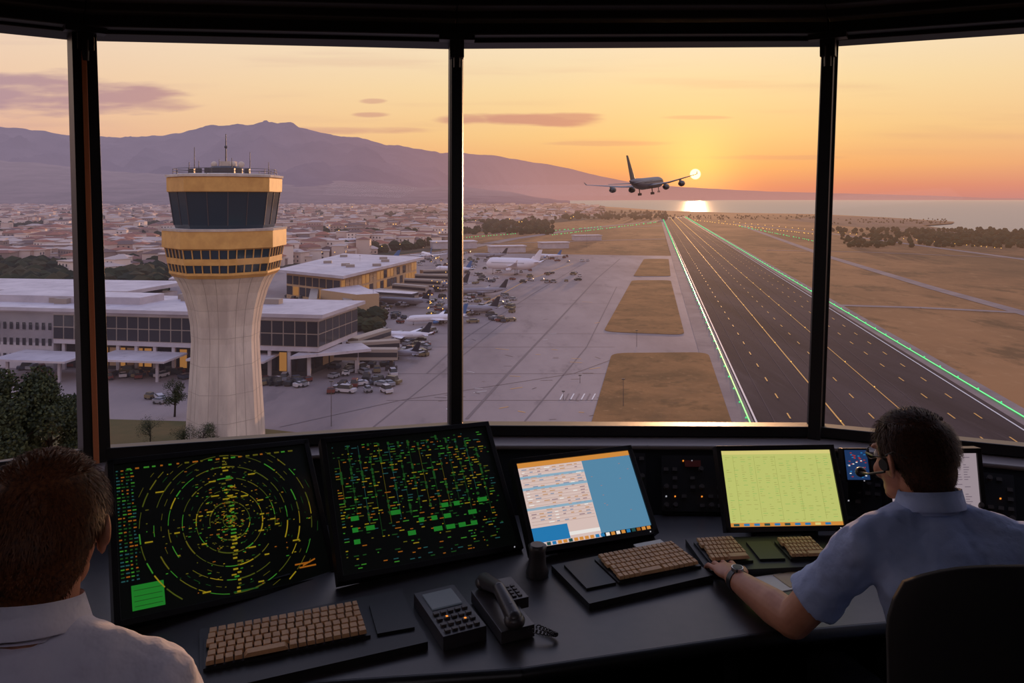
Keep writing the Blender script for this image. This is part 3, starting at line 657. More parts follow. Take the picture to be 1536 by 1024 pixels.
# console
dsk=mat('desk_laminate',(48,43,43),.36,nz=25,col2=(38,34,36)); edg=mat('desk_edge',(18,17,19),.4); hut=mat('console_black',(15,14,15),.5,spec=.3); sillm=mat('sill_grey',(130,120,118),.4)
FR_=[(-2.05,1.3),(-.72,1.72),(.02,1.80),(.6,1.94),(1.0,2.0),(1.5,1.88),(2.3,1.35)]
BK=[(-2.3,2.08),(-1.44,2.6),(-.22,2.9),(.5,2.9),(1.15,2.88),(1.75,2.66),(2.25,2.4)]
b=MB()
for i in range(6):
    a,c,d,e=FR_[i],FR_[i+1],BK[i+1],BK[i]
    b.quad((*a,.75),(*c,.75),(*d,.75),(*e,.75),dsk); b.quad((*e,.712),(*d,.712),(*c,.712),(*a,.712),edg); b.quad((*a,.712),(*c,.712),(*c,.75),(*a,.75),edg)
    b.limb([V((*a,.731)),V((*c,.731))],[.0195,.0195],edg,10)
    a2,c2=V(a)+(V(e)-V(a))*.55,V(c)+(V(d)-V(c))*.55; b.quad((*a2,0),(*c2,0),(*c2,.712),(*a2,.712),hut)
for (x,y) in ((-.7,1.85),(.02,1.95),(.6,2.1),(1.55,2.05),(-1.9,1.5)):
    b.box((x,y+.3,.356),(.04,.6,.712),hut)
b.build('console_desk')
HB=[(-2.1,2.0),(-1.36,2.42),(-.28,2.66),(.5,2.67),(1.06,2.66),(1.66,2.46),(2.15,2.2)]
HT=[(-2.2,2.12),(-1.42,2.56),(-.24,2.83),(.5,2.83),(1.12,2.82),(1.76,2.6),(2.3,2.3)]
b=MB()
for i in range(6):
    b.quad((*HB[i],.751),(*HB[i+1],.751),(*HT[i+1],.93),(*HT[i],.93),hut)
WI=[VB[1],VB[2],VB[3],(.5,2.97),VB[4],(1.8,2.728),VB[5]]
for i in range(6):
    a=HT[i];c=HT[i+1]; wa=inset(WI[i],.01);wc=inset(WI[i+1],.01)
    b.prism([a,c,wc,wa],.925,.94,sillm); b.limb([V((*a,.933)),V((*c,.933))],[.009,.009],sillm,8)
led=[em('led_red',(255,60,30),1.6),em('led_amber',(255,150,50),1.0),em('led_green',(60,255,110),1.0),em('led_white',(220,220,230),.5)]
btn=mat('button_grey',(78,72,70),.5); pnl=mat('panel_metal',(32,30,31),.4)
def hutch_panel(x0,x1,seg):
    A,Bq=V((*HB[seg],.751)),V((*HB[seg+1],.751)); At,Bt=V((*HT[seg],.93)),V((*HT[seg+1],.93))
    u=(Bq-A).normalized(); v=((At+Bt)-(A+Bq)).normalized(); n=u.cross(v); o=A+u*x0; wd=x1-x0; hh=(At-A).length*.9
    b.obox(o+u*wd/2+v*hh/2+n*.006,u*wd/2,v*hh/2*.94,n*.006,pnl)
    nx=int(wd/.028)
    for i in range(nx):
        for j in range(6):
            c=o+u*(wd*(i+.5)/nx)+v*hh*(.12+j*.15)+n*.014; r=random.random()
            if r<.42: b.obox(c,u*.008,v*.006,n*.004,btn)
            elif r<.55: b.cone(c,c+n*.014,.009,.008,btn,12)
            elif r<.62: b.obox(c,u*.0022,v*.0018,n*.003,random.choice(led))
    b.obox(o+u*wd*.45+v*hh*.82+n*.014,u*.028,v*.012,n*.003,mat('lcd_off',(120,60,54),.3))
hutch_panel(.02,.27,3); hutch_panel(.29,.53,3); hutch_panel(.02,.2,4); hutch_panel(.25,.6,4); hutch_panel(.4,.75,2)
b.build('console_control_panel')

# ------------------------------------------------------------ monitors
mb_=mat('monitor_plastic',(19,17,19),.45,spec=.35)
def fitmon(TG,z0):
    bl=D(*TG[0],z0); br=D(*TG[1],z0); d=br-bl
    p=[bl.x,bl.y,math.atan2(d.y,d.x),.35,d.length,d.length*.72,0.0]
    def geo(p):
        u=V((math.cos(p[2]),math.sin(p[2]),0)); bk=V((-u.y,u.x,0)); v=V((0,0,math.cos(p[3])))+bk*math.sin(p[3]); n=u.cross(v)
        u2=u*math.cos(p[6])+v*math.sin(p[6]); v2=v*math.cos(p[6])-u*math.sin(p[6]); return V((p[0],p[1],z0)),u2,v2,n
    def cost(p):
        o,u,v,n=geo(p); e=0
        for q,t in zip((o,o+u*p[4],o+v*p[5],o+u*p[4]+v*p[5]),TG):
            a=proj(q); e+=(a[0]-t[0])**2+(a[1]-t[1])**2
        return e+(math.degrees(p[6])**2)*3
    rs=random.Random(3); best=cost(p); st=[.04,.04,.08,.08,.03,.03,.03]; sc_=1.
    for it in range(9000):
        q=[a+rs.gauss(0,s_)*sc_*rs.choice((1,.3,.08)) for a,s_ in zip(p,st)]; c=cost(q)
        if c<best: best=c;p=q
        if it%1500==1499: sc_*=.5
    return geo(p),p[4],p[5]
def monitor(name,BL,BR,TL,TR,fn,bgm,z0=.775,bez=.016):
    (bl,u,v,n),wd,h=fitmon([BL,BR,TL,TR],z0); bk=V((-u.y,u.x,0)).normalized()
    b=MB(); c=bl+u*wd/2+v*h/2; br=bl+u*wd
    b.obox(c-n*.018,u*wd/2,v*h/2,n*.016,mb_)
    for (cc,a,d) in ((bl+u*wd/2+v*bez/2,wd/2,bez/2),(bl+u*wd/2+v*(h-bez/2),wd/2,bez/2)): b.obox(cc+n*.002,u*a,v*d,n*.006,mb_)
    for cc in (bl+u*bez/2+v*h/2,br-u*bez/2+v*h/2): b.obox(cc+n*.002,u*bez/2,v*h/2,n*.006,mb_)
    b.obox(c-n*.05,u*wd*.3,v*h*.3,n*.02,mb_)
    foot=V((c.x,c.y,.75))+bk*.03
    b.limb([c-n*.05,foot+V((0,0,.012))],[.022,.022],mb_,10); b.box((foot.x,foot.y,.757),(.2,.16,.014),mb_,math.atan2(u.y,u.x))
    lc=bl+u*wd*.5+bk*.05; b.box((lc.x,lc.y,(z0+.75)/2-.002),(wd*.55,.05,(z0-.75)),mb_,math.atan2(u.y,u.x))
    b.cone(br-u*.03+v*bez/2+n*.008,br-u*.03+v*bez/2+n*.010,.002,.002,led[3],8)
    o=bl+u*bez+v*bez; W=wd-2*bez; HH=h-2*bez
    b.quad(o,o+u*W,o+u*W+v*HH,o+v*HH,bgm)
    def r(s0,t0,s1,t1,m,k=1):
        q=o+n*(.0008*k); b.quad(q+u*W*s0+v*HH*t0,q+u*W*s1+v*HH*t0,q+u*W*s1+v*HH*t1,q+u*W*s0+v*HH*t1,m)
    def poly_(pts,m,k=1): b.poly([o+n*(.0008*k)+u*W*s_+v*HH*t_ for s_,t_ in pts],m)
    fn(r,poly_,W/HH)
    return b.build(name,bevel=.002)
eg=[em('scr_green',(70,160,50),.5),em('scr_dgreen',(40,100,40),.4),em('scr_yellow',(180,155,30),.55),em('scr_orange',(190,110,30),.5),em('scr_cyan',(50,110,110),.4),em('scr_olive',(120,115,30),.45)]
egf=em('scr_green_fill',(40,150,50),.5); ring_m=em('scr_ring',(96,104,30),.42)
def radar(r,p,asp):
    cx,cy=.53,.5
    for k in range(14):
        rad=.035+k*.033; a=0; main=k%2==0
        while a<360:
            st=random.uniform(10,34)*(.2/(rad+.08)) if main else random.uniform(2,7)
            if random.random()<(.9 if main else .32):
                th=random.choice([.003,.004,.006]) if main else .002; m_=random.choice([ring_m,ring_m,eg[2],eg[0],eg[5]]) if main else random.choice([eg[1],eg[5]])
                ns=max(1,int(st/4))
                for q_ in range(ns):
                    a0,a1=math.radians(a+st*q_/ns),math.radians(a+st*(q_+1)/ns)
                    pts=[(cx+(rad+s_)*math.cos(x),cy+(rad+s_)*math.sin(x)*asp) for s_,x in((-th/2,a0),(-th/2,a1),(th/2,a1),(th/2,a0))]
                    if all(.01<q[0]<.99 and .01<q[1]<.99 for q in pts): p(pts,m_,2)
            a+=st+(random.uniform(1.,4) if main else st)
    for i in range(380):
        a=random.uniform(0,6.28); q=abs(random.gauss(0,.24)); x=cx+q*math.cos(a); y=cy+q*math.sin(a)*asp
        if .02<x<.95 and .02<y<.98: wq=random.uniform(.004,.016); r(x,y,x+wq,y+.005,random.choice(eg[:3]+[eg[5],eg[5],eg[3]]),3)
    for i in range(40): y=.02+i*.024; x=cx+random.uniform(-.02,.012); r(x,y,x+random.uniform(.008,.03),y+.011,random.choice([eg[2],eg[2],eg[0],eg[5]]),3)
    for i in range(26): a=random.uniform(0,6.28); q=random.uniform(.1,.42); x=cx+q*math.cos(a); y=cy+q*math.sin(a)*asp; (r(x,y,x+random.uniform(.02,.04),y+.009,eg[2],4) if .02<x<.92 and .02<y<.97 else None)
    for j in range(32):
        y=.22+j*.0235
        for q in range(4): r(.01+q*.022,y,.01+q*.022+random.uniform(.006,.018),y+.008,random.choice([eg[0],eg[1],eg[4],eg[3],eg[1]]),2)
    r(.05,.04,.19,.19,egf,2); 
    for q in (.06,.09,.12,.155): r(.06,q,.18,q+.004,eg[1],3)
    for i in range(22): x=.06+i*.04; r(x,.955,x+random.uniform(.012,.03),.966,random.choice([eg[0],eg[3],eg[5]]),2)
    r(.84,.09,.93,.1,eg[3],2); r(.82,.115,.9,.125,eg[3],2); r(.5,.02,.62,.03,eg[1],2); p([(.86,.1),(.93,.13),(.93,.14),(.86,.11)],eg[3],3)
def strips(r,p,asp):
    for j in range(44):
        y=.03+j*.0215; x=.03
        while x<.95:
            wq=random.uniform(.005,.035)
            if random.random()<(.55 if y>.3 else .33): r(x,y,min(x+wq,.97),y+.0065,random.choice([eg[0],eg[1],eg[1],eg[4],eg[2],eg[3],eg[5]]),2)
            x+=wq+random.uniform(.006,.035)
    for i in range(15):
        x=.06+i*.06; y0=random.uniform(.2,.5); r(x,y0,x+.002,random.uniform(.75,.97),eg[random.choice([4,1,5])],1)
        for q in range(9): yy=random.uniform(.35,.95); r(x-.005,yy,x+.008,yy+.022,eg[1],2)
    for j in range(3):
        for i in range(11):
            if random.random()<.62: x=.08+i*.075; r(x,.2+j*.085,x+random.uniform(.025,.06),.2+j*.085+.034,egf,3)
    for k in range(3):
        for i in range(26):
            a=-1.1+i*.085
            if random.random()<.6:
                rad=.3+k*.07; x=.62+rad*math.cos(a); y=.6+rad*math.sin(a)*asp
                if x<.97 and .03<y<.96: r(x,y,x+.012,y+.008,eg[1],3)
def table(r,p,asp):
    S=em
    r(0,.0,.56,.94,S('scr_pinkwhite',(232,206,198),.8),1); r(.56,.05,1,.94,S('scr_blue',(96,150,184),.75),1); r(0,.94,1,1,S('scr_orangebar',(226,150,66),.8),2)
    r(0,.05,.3,.22,S('scr_brightblue',(40,130,190),.8),2); r(.3,.08,.56,.12,S('scr_white',(245,240,235),.85),2)
    for j in range(19):
        y=.25+j*.036; r(.02,y,.55,y+.003,S('scr_tan',(190,150,140),.7),2)
        for i in range(8):
            if random.random()<.75: x=.03+i*.065; r(x,y+.008,x+random.uniform(.02,.05),y+.02,S(*random.choice([('scr_t1',(170,140,146),.75),('scr_t2',(210,160,120),.8),('scr_t3',(150,160,184),.75),('scr_white',(245,240,235),.85)])),3)
    for y in (.42,.66,.8): r(0,y,.56,y+.03,S('scr_ltblue',(150,186,208),.8),3)
    for i in range(22): x=.01+i*.045; r(x,.008,x+.032,.045,random.choice([eg[3],S('scr_brightblue',(40,130,190),.8),eg[4],S('scr_white',(245,240,235),.85),S('scr_orangebar',(226,150,66),.8)]),3)
    for i in range(9): x=random.uniform(.6,.95); y=random.uniform(.1,.9); r(x,y,x+.014,y+.007,S('scr_t1',(170,140,146),.75),2)
def yel(r,p,asp):
    S=em; r(0,.05,1,1,S('scr_lime',(206,212,120),.8),1); r(0,.95,1,1,S('scr_palebar',(226,214,130),.85),2); r(0,0,1,.05,S('scr_orangebar',(226,150,66),.8),2)
    for j in range(30):
        y=.08+j*.0285; 
        for i in range(14):
            if random.random()<.6: x=.03+i*.069; r(x,y,x+random.uniform(.012,.045),y+.007,S(*random.choice([('scr_l1',(176,184,96),.75),('scr_l2',(190,188,104),.75),('scr_l3',(160,196,104),.8)])),2)
    for i in range(5): x=.1+i*.19; r(x,.08,x+.003,.93,S('scr_l1',(176,184,96),.75),2)
    for i in range(10): x=.03+i*.09; r(x,.01,x+.05,.04,random.choice([S('scr_brightblue',(40,130,190),.8),S('scr_palebar',(226,214,130),.85),eg[4]]),3)
def pale(r,p,asp):
    S=em; r(0,0,1,1,S('scr_mauve',(176,160,168),.7),1)
    for j in range(24):
        for i in range(9):
            if random.random()<.7: x=.04+i*.1; y=.05+j*.038; r(x,y,x+random.uniform(.03,.08),y+.012,S('scr_m2',(130,114,128),.65),2)
def bluep(r,p,asp):
    S=em; r(0,0,1,1,S('scr_navy',(40,70,120),.55),1)
    for i in range(40): x=random.uniform(.05,.85);y=random.uniform(.05,.9); r(x,y,x+.08,y+.03,random.choice([S('scr_redmark',(200,60,50),.6),S('scr_white',(245,240,235),.85),S('scr_brightblue',(40,130,190),.8)]),2)
sbg=em('screen_black',(10,14,12),.2)
monitor('radar_monitor',(178,937),(505,878),(150,690),(465,661),radar,sbg)
monitor('flight_strip_monitor',(512,872),(782,826),(474,658),(735,634),strips,sbg)
monitor('computer_monitor',(800,832),(985,800),(762,688),(948,670),table,sbg)
monitor('computer_monitor',(1092,799),(1272,795),(1070,668),(1251,668),yel,sbg)
monitor('computer_monitor',(1335,785),(1478,783),(1322,672),(1472,672),pale,sbg)
monitor('status_display',(1268,722),(1308,722),(1262,672),(1302,672),bluep,sbg,z0=.88,bez=.006)

# ------------------------------------------------------------ keyboards etc
keym=mat('key_beige',(200,158,112),.55,nz=40,col2=(182,140,98)); kb=mat('keyboard_base',(28,26,27),.5); pad=mat('pad_black',(14,14,16),.5)
def slab(b,BL,BR,TL,z,th,m):
    bl,br,tl=D(*BL,z),D(*BR,z),D(*TL,z); u=(br-bl); wd=u.length;u.normalize(); v=V((-u.y,u.x,0)); dp=(tl-bl).dot(v)
    b.obox(bl+u*wd/2+v*dp/2-V((0,0,th/2)),u*wd/2,v*dp/2,V((0,0,th/2)),m); return bl,u,v,wd,dp
def keyboard(name,BL,BR,TL,rows=6,cols=18,tray=None,padq=None):
    b=MB(); z=.785
    if tray: slab(b,*tray,.768,.018,kb)
    if padq: slab(b,*padq,.775,.008,pad)
    bl,u,v,wd,dp=slab(b,BL,BR,TL,z-.01,.012,kb)
    for j in range(rows):
        x=.004+(j%3)*.003; pitch=(wd-.012)/cols; y=dp*(j+.5)/rows
        i=0
        while i<cols:
            k=1
            if j==0 and i in(4,): k=5
            kw=pitch*k; k2=min(kw,wd-.008-x)
            if k2>.006:
                c=bl+u*(x+k2/2)+v*y+V((0,0,.005)); a=u*(k2/2-.001); d=v*(dp/rows/2-.0012); t_=.84
                vs=[c-a-d,c+a-d,c+a+d,c-a+d]+[c+V((0,0,.009))+sx*a*t_+sy*d*t_ for sx,sy in((-1,-1),(1,-1),(1,1),(-1,1))]
                b.add(vs,[(0,1,5,4),(1,2,6,5),(2,3,7,6),(3,0,4,7),(4,5,6,7)],keym)
            x+=kw; i+=k
    return b.build(name,bevel=.0)
keyboard('keyboard',(305,1003),(556,952),(270,957),6,18,tray=((300,1040),(642,962),(215,960)),padq=((566,950),(622,940),(520,912)))
keyboard('keyboard',(928,873),(1052,848),(893,838),6,16,tray=((884,905),(1070,862),(824,848)),padq=((880,882),(924,873),(838,848)))
keyboard('keyboard',(1066,844),(1130,840),(1034,813),5,9,tray=((1062,856),(1250,848),(1030,808)),padq=((1140,838),(1178,837),(1118,812)))
keyboard('keyboard',(1186,838),(1246,836),(1178,811),5,9)
b=MB(); bl,u,v,wd,dp=slab(b,(665,955),(730,938),(606,893),.785,.035,mat('device_grey',(56,54,58),.4))
b.obox(bl+u*wd*.5+v*dp*.72+V((0,0,.002)),u*wd*.36,v*dp*.18,V((0,0,.002)),em('intercom_screen',(100,105,120),.2))
for i in range(5):
    for j in range(4): b.obox(bl+u*wd*(.15+i*.17)+v*dp*(.08+j*.12)+V((0,0,.003)),u*.007,v*.006,V((0,0,.003)),btn)
for i,j in((1,2),(3,1)): b.obox(bl+u*wd*(.15+i*.17)+v*dp*(.08+j*.12)+V((0,0,.0065)),u*.003,v*.003,V((0,0,.001)),led[1])
b.build('intercom_unit',bevel=.002)
b=MB(); pt=mat('phone_plastic',(60,56,58),.35)
bl,u,v,wd,dp=slab(b,(752,948),(802,936),(706,886),.783,.03,pt)
b.obox(bl+u*wd*.95+v*dp*.75,u*.035,v*.06,V((0,0,.014)),pt)
hs=[bl+u*wd*.42+v*dp*t_+V((0,0,z_)) for t_,z_ in((.03,.022),(.16,.03),(.5,.05),(.84,.03),(.97,.022))]
b.limb(hs,[.022,.02,.016,.02,.022],pt,14)
b.ball(hs[0]-V((0,0,.004)),(.027,.027,.02),pt); b.ball(hs[-1]-V((0,0,.004)),(.027,.027,.02),pt)
for i in range(4):
    for j in range(3): b.obox(bl+u*wd*(.95)+u*(j-1)*.016+v*dp*.55+v*i*.017+V((0,0,.015)),u*.0055,v*.0055,V((0,0,.003)),btn)
p0=hs[0]+u*.02; pr=None
for i in range(120):
    t_=i/119; cpt=p0.lerp(bl+u*.11+v*.03,t_)+V((0,0,-.03))+u*math.sin(t_*3.14)*.05-v*math.sin(t_*3.14)*.05
    a=i*1.1; cpt=V((cpt.x,cpt.y,max(.759,cpt.z)))+u*math.cos(a)*.005+V((0,0,math.sin(a)*.005))
    if pr is not None: b.cone(pr,cpt,.0017,.0017,pt,5)
    pr=cpt
b.build('telephone',bevel=.002)
b=MB(); p=D(806,862); b.lathe(p,[(.032,0),(.034,.01),(.026,.03),(.024,.07),(.028,.085),(.02,.09)],pt,20,smooth=True); b.build('desk_microphone_base')
b=MB(); slab(b,(962,826),(1003,818),(945,817),.772,.003,mat('paper_white',(225,220,210),.8)); b.build('note_slip')
b=MB(); pw=mat('paper_white',(225,220,210),.8); slab(b,(1160,888),(1208,880),(1140,864),.7525,.002,pw); slab(b,(1185,880),(1225,872),(1170,860),.7545,.002,mat('paper_cream',(190,170,140),.8)); b.build('paper_sheets')

# ============================================================ PEOPLE
skin=mat('skin',(196,136,108),.5,nz=30,col2=(182,122,96)); 
def shirtm(nm,c,c2): return mat(nm,c,.85,nz=6,col2=c2,bump=(14,.6,.02))
trs=mat('trousers_navy',(26,28,36),.85,bump=(30,.4,.01)); shoe=mat('shoe_black',(14,13,14),.35)
ELL=[(V((0,-.012,.03)),V((.077,.098,.088))),(V((0,-.036,-.022)),V((.064,.062,.064))),(V((0,-.034,-.085)),V((.054,.056,.12)))]
O=V((0,-.012,.0))
def Rad(d):
    best=0
    for c,r in ELL:
        oc=O-c; A=sum((d[i]/r[i])**2 for i in range(3)); Bq=2*sum(oc[i]*d[i]/r[i]**2 for i in range(3)); Cq=sum((oc[i]/r[i])**2 for i in range(3))-1
        ds=Bq*Bq-4*A*Cq
        if ds>0: best=max(best,(-Bq+math.sqrt(ds))/(2*A))
    return best
def head(par,mx,hc,hair_len=.022,nst=13000,lightglass=True,headset=False):
    b=MB(); s_=skin
    for c,r in ELL[:2]: b.ball(c,tuple(r),s_,nu=32,nv=20)
    b.ball((0,.028,-.02),(.063,.062,.082),s_,nu=28,nv=18); b.ball((0,.034,-.072),(.052,.052,.036),s_,nu=24,nv=14); b.ball((0,.078,-.092),(.022,.018,.018),s_)
    b.limb([V((0,.086,.014)),V((0,.1,-.008)),V((0,.108,-.026))],[.008,.010,.013],s_); 
    for k in(-1,1):
        b.ball((k*.011,.1,-.029),.009,s_); b.ball((k*.036,.066,-.03),(.024,.022,.024),s_); b.ball((k*.03,.079,.026),(.022,.012,.008),s_)
        R=Matrix.Rotation(k*.4,3,'Z')@Matrix.Rotation(-.15,3,'X')
        b.ball((k*.082,-.008,-.004),(.008,.019,.033),s_,R); b.ball((k*.077,.004,-.026),(.006,.010,.012),s_); b.ball((k*.092,-.020,.004),(.006,.012,.025),s_,R)
    b.ball((0,.089,-.052),(.023,.011,.0055),s_); b.ball((0,.087,-.062),(.02,.011,.0065),s_)
    b.limb([V((0,-.02,-.05)),V((0,-.032,-.11)),V((0,-.032,-.135))],[.056,.055,.054],s_,24)
    b.build('head',par,remesh=.0035,smooth=4,mx=mx)
    b=MB(); ew=mat('eye_white',(230,225,220),.2); ir=mat('iris_brown',(60,40,28),.2)
    for k in(-1,1): b.ball((k*.031,.0775,.006),.0125,ew); b.ball((k*.031,.0865,.006),(.0055,.005,.0055),ir)
    lp=mat('lips',(160,92,84),.5); b.ball((0,.0975,-.057),(.018,.004,.004),lp)
    for k in (-1,1): b.ball((k*.031,.0905,.0275),(.017,.003,.0035),hc)
    b.build('face_details',par,mx=mx)
    def zmin(y): return interp([(-.06,-.078),(-.035,-.055),(-.02,-.02),(-.008,.028),(.008,.03),(.014,.0),(.024,.002),(.03,.035),(.05,.06),(.07,.078)],y)
    b=MB(); nu,nv=64,40; vs=[];ok=[]
    for j in range(nv+1):
        t_=math.pi*j/nv
        for i in range(nu):
            a=2*math.pi*i/nu; d=V((math.sin(t_)*math.cos(a),math.sin(t_)*math.sin(a),math.cos(t_))); p=O+d*Rad(d)
            ok.append(p.z>zmin(p.y)); th=.0085 if p.z>.02 else lerp(.003,.0085,max(0,(p.z+.08)/.1))
            th+=.0015*noise.noise(p*60); vs.append(p+d*th if ok[-1] else p-d*.004)
    fs=[]
    for j in range(nv):
        for i in range(nu):
            q=[j*nu+i,(j+1)*nu+i,(j+1)*nu+(i+1)%nu,j*nu+(i+1)%nu]
            if sum(ok[k] for k in q)>=2: fs.append(q)
    b.add(vs,fs,hc,True)
    for i in range(nst):
        z=random.uniform(-.75,1); a=random.uniform(0,6.283); q=math.sqrt(1-z*z); d=V((q*math.cos(a),q*math.sin(a),z)); p=O+d*Rad(d)
        if p.z<zmin(p.y)+random.uniform(-.004,.004): continue
        fl_=V((random.gauss(0,.3)+p.x*3,-.35 if p.z<.09 else .5,-1.0 if p.z<.09 else -.2)); fl_=fl_-d*fl_.dot(d); fl_.normalize()
        sd=fl_.cross(d).normalized()*.0008; L=hair_len*random.uniform(.6,1.25)*(1 if p.z>.0 else .4); p0=p+d*(.006 if p.z>.02 else .002); lift=random.uniform(.002,.0075)
        p1=p0+fl_*L*.5+d*lift; p2=p0+fl_*L+d*lift*.9
        b.add([p0-sd,p0+sd,p1+sd*.8,p1-sd*.8,p2],[(0,1,2,3),(3,2,4)],hc,True)
    b.build('hair',par,mx=mx)
    if headset:
        b=MB(); hm=mat('headset_black',(16,15,17),.4)
        b.cone((-.084,-.002,-.003),(-.1,-.002,-.003),.016,.014,hm,20); b.limb([V((-.094,-.01,.02)),V((-.088,-.03,.03)),V((-.08,-.06,.02))],[.003,.003,.003],hm,8)
        b.limb([V((-.096,0,-.02)),V((-.088,.06,-.035)),V((-.055,.125,-.045))],[.003,.0028,.0028],hm,8); b.ball((-.05,.13,-.045),(.015,.013,.013),hm)
        b.build('headset',par,mx=mx)
    if lightglass:
        b=MB(); gm=mat('glasses_frame',(20,18,18),.3)
        for k in(-1,1):
            pr=None
            for i in range(17):
                a=2*math.pi*i/16; p=V((k*.032+.022*math.cos(a),.103-.006*abs(math.cos(a)),.006+.016*math.sin(a)))
                if pr is not None: b.cone(pr,p,.0016,.0016,gm,6)
                pr=p
            b.limb([V((k*.056,.096,.01)),V((k*.078,.05,.01)),V((k*.082,-.008,.012))],[.0022,.0022,.0022],gm,6)
        b.cone((-.01,.104,.008),(.01,.104,.008),.0018,.0018,gm,6)
        b.build('eyeglasses',par,mx=mx)
def hand(b,wr,dr,up,sd,m,curl=1.0,thumb=1):
    dr=dr.normalized(); sd=(sd-dr*sd.dot(dr)).normalized(); up=up.normalized()
    R=Matrix((sd,dr,up)).transposed()
    b.ball(wr+dr*.05,(.041,.052,.015),m,R,20,12); b.ball(wr+dr*.03+sd*thumb*.02-up*.004,(.02,.032,.015),m,R); b.ball(wr+dr*.07,(.04,.025,.013),m,R)
    for i,(o_,L,r) in enumerate(((.030,.072,.0088),(.0105,.08,.009),(-.0105,.075,.0086),(-.03,.058,.0078))):
        p=wr+dr*(.088-abs(o_)*.18)+sd*thumb*o_; q=[p-dr*.02]; ang=.12*curl; fan=sd*thumb*o_*4.5
        for k,fr in enumerate((.45,.31,.24)):
            d=(dr*math.cos(ang)-up*math.sin(ang)+fan).normalized(); q.append(q[-1]+d*(L*fr+(.02 if k==0 else 0))); ang+=(.38+.08*i)*curl
        b.limb(q,[r,r*.98,r*.9,r*.78],m,12)
    p=wr+dr*.022+sd*thumb*.026; d=(dr*.75+sd*thumb*.66-up*.1).normalized(); p1=p+d*.034; d2=(dr*.93+sd*thumb*.3-up*.22).normalized(); p2=p1+d2*.03; p3=p2+d2*.022
    b.limb([p,p1,p2,p3],[.013,.0105,.0095,.0082],m,12)
def man(name,J,yaw,shirt,hairc,headmx,headset,glasses,seatz,short=True):
    e=empty(name); b=MB(); hp,ws,ch,nb=J['hip'],J['waist'],J['chest'],J['neck']
    cs=Matrix.Rotation(yaw,3,'Z')
    b.loft([(hp,.165,.115,yaw,0),(hp.lerp(ws,.5),.168,.118,yaw,0),(ws,.158,.11,yaw,0),(ws.lerp(ch,.5),.165,.115,yaw,0),(ch,.178,.122,yaw,0),(ch.lerp(nb,.35),.176,.112,yaw,0),(ch.lerp(nb,.62),.15,.098,yaw,0),(ch.lerp(nb,.85),.1,.086,yaw,0),(nb,.068,.072,yaw,0)],shirt,32)
    for k in('L','R'):
        sh,el_,wr=J['sh'+k],J['el'+k],J['wr'+k]
        m1=nb.lerp(sh,.33); m1.z=lerp(nb.z,sh.z,.30)-.012; m2=nb.lerp(sh,.66); m2.z=lerp(nb.z,sh.z,.62)-.004
        b.limb([nb-V((0,0,.035)),m1,m2,sh],[.056,.056,.058,.063],shirt,20)
        b.limb([ch.lerp(nb,.2),m2-V((0,0,.03)),sh],[.1,.075,.062],shirt,18)
        b.limb([ch.lerp(sh,.5),sh],[.085,.062],shirt,18)
        en=sh.lerp(el_,.74 if short else 1.0)
        b.limb([sh,sh.lerp(en,.5)],[.063,.058],shirt,20); b.cone(sh.lerp(en,.45),en,.057,.063,shirt,22)
        if not short: b.limb([el_,el_.lerp(wr,.9)],[.052,.038],shirt,18)
        for q in range(4):
            a0=sh.lerp(ch,.25+.12*q)-cs@V((0,.085,0)); a1=a0+V((0,0,-.13))+(ch-sh)*(.25+.1*q)*1.0; b.limb([a0,a0.lerp(a1,.5)-cs@V((0,.012,0)),a1],[.016,.02,.012],shirt,8)
    b.build('shirt',e,remesh=.006,smooth=5,disp=(.06,.02))
    b=MB(); vs=[];n=28
    tl=J.get('ctilt',.35)
    for (r0,z_) in ((.069,-.03),(.066,.02),(.0685,.026),(.080,-.018)):
        for i in range(n):
            a=2*math.pi*i/n; q=V((r0*math.cos(a),r0*1.02*math.sin(a),z_ -tl*.06*(math.sin(a)) )); vs.append(nb+cs@q+V((0,0,.02)))
    b.add(vs,[(j*n+i,j*n+(i+1)%n,(j+1)*n+(i+1)%n,(j+1)*n+i) for j in range(3) for i in range(n)],shirt,True); b.build('collar',e)
    b=MB(); b.ball(hp-V((0,0,.02)),(.175,.135,.11),trs,Matrix.Rotation(yaw,3,'Z'),24,14)
    for k in(-1,1):
        h0=hp+cs@V((k*.09,.02,-.04)); kn=J['knee']+cs@V((k*.11,0,0)); an=J['ankle']+cs@V((k*.12,0,0))
        b.limb([h0,h0.lerp(kn,.5),kn],[.088,.078,.062],trs,18); b.limb([kn,kn.lerp(an,.35),an],[.06,.056,.045],trs,18)
    b.build('trousers',e,remesh=.011,smooth=4)
    b=MB()
    for k in(-1,1):
        an=J['ankle']+cs@V((k*.12,0,0)); f=cs@V((0,1,0)); b.limb([V((an.x,an.y,.05)),V((an.x,an.y,.045))+f*.12,V((an.x,an.y,.035))+f*.2],[.045,.042,.032],shoe,14)
    b.build('shoes',e,remesh=.008,smooth=2)
    for k in('L','R'):
        sh,el_,wr=J['sh'+k],J['el'+k],J['wr'+k]; b=MB()
        if short: b.limb([sh.lerp(el_,.5),el_,el_.lerp(wr,.3),wr],[.047,.043,.045,.028],skin,20)
        else: b.limb([el_.lerp(wr,.8),wr],[.03,.028],skin,18)
        d=J['hd'+k]; up=J.get('up'+k,V((0,0,1))); sd=d.cross(up)
        hand(b,wr,d,up,sd,skin,J.get('curl',1.0),1 if k=='L' else -1)
        b.build('arm_left' if k=='L' else 'arm_right',e,remesh=.003,smooth=3)
    head(e,headmx,hairc,headset=headset,lightglass=glasses)
    return e
hair1=mat('hair_brown',(116,68,38),.55,nz=160,col2=(60,35,21),spec=.3); hair2=mat('hair_dark',(80,48,32),.55,nz=160,col2=(42,27,19),spec=.25)
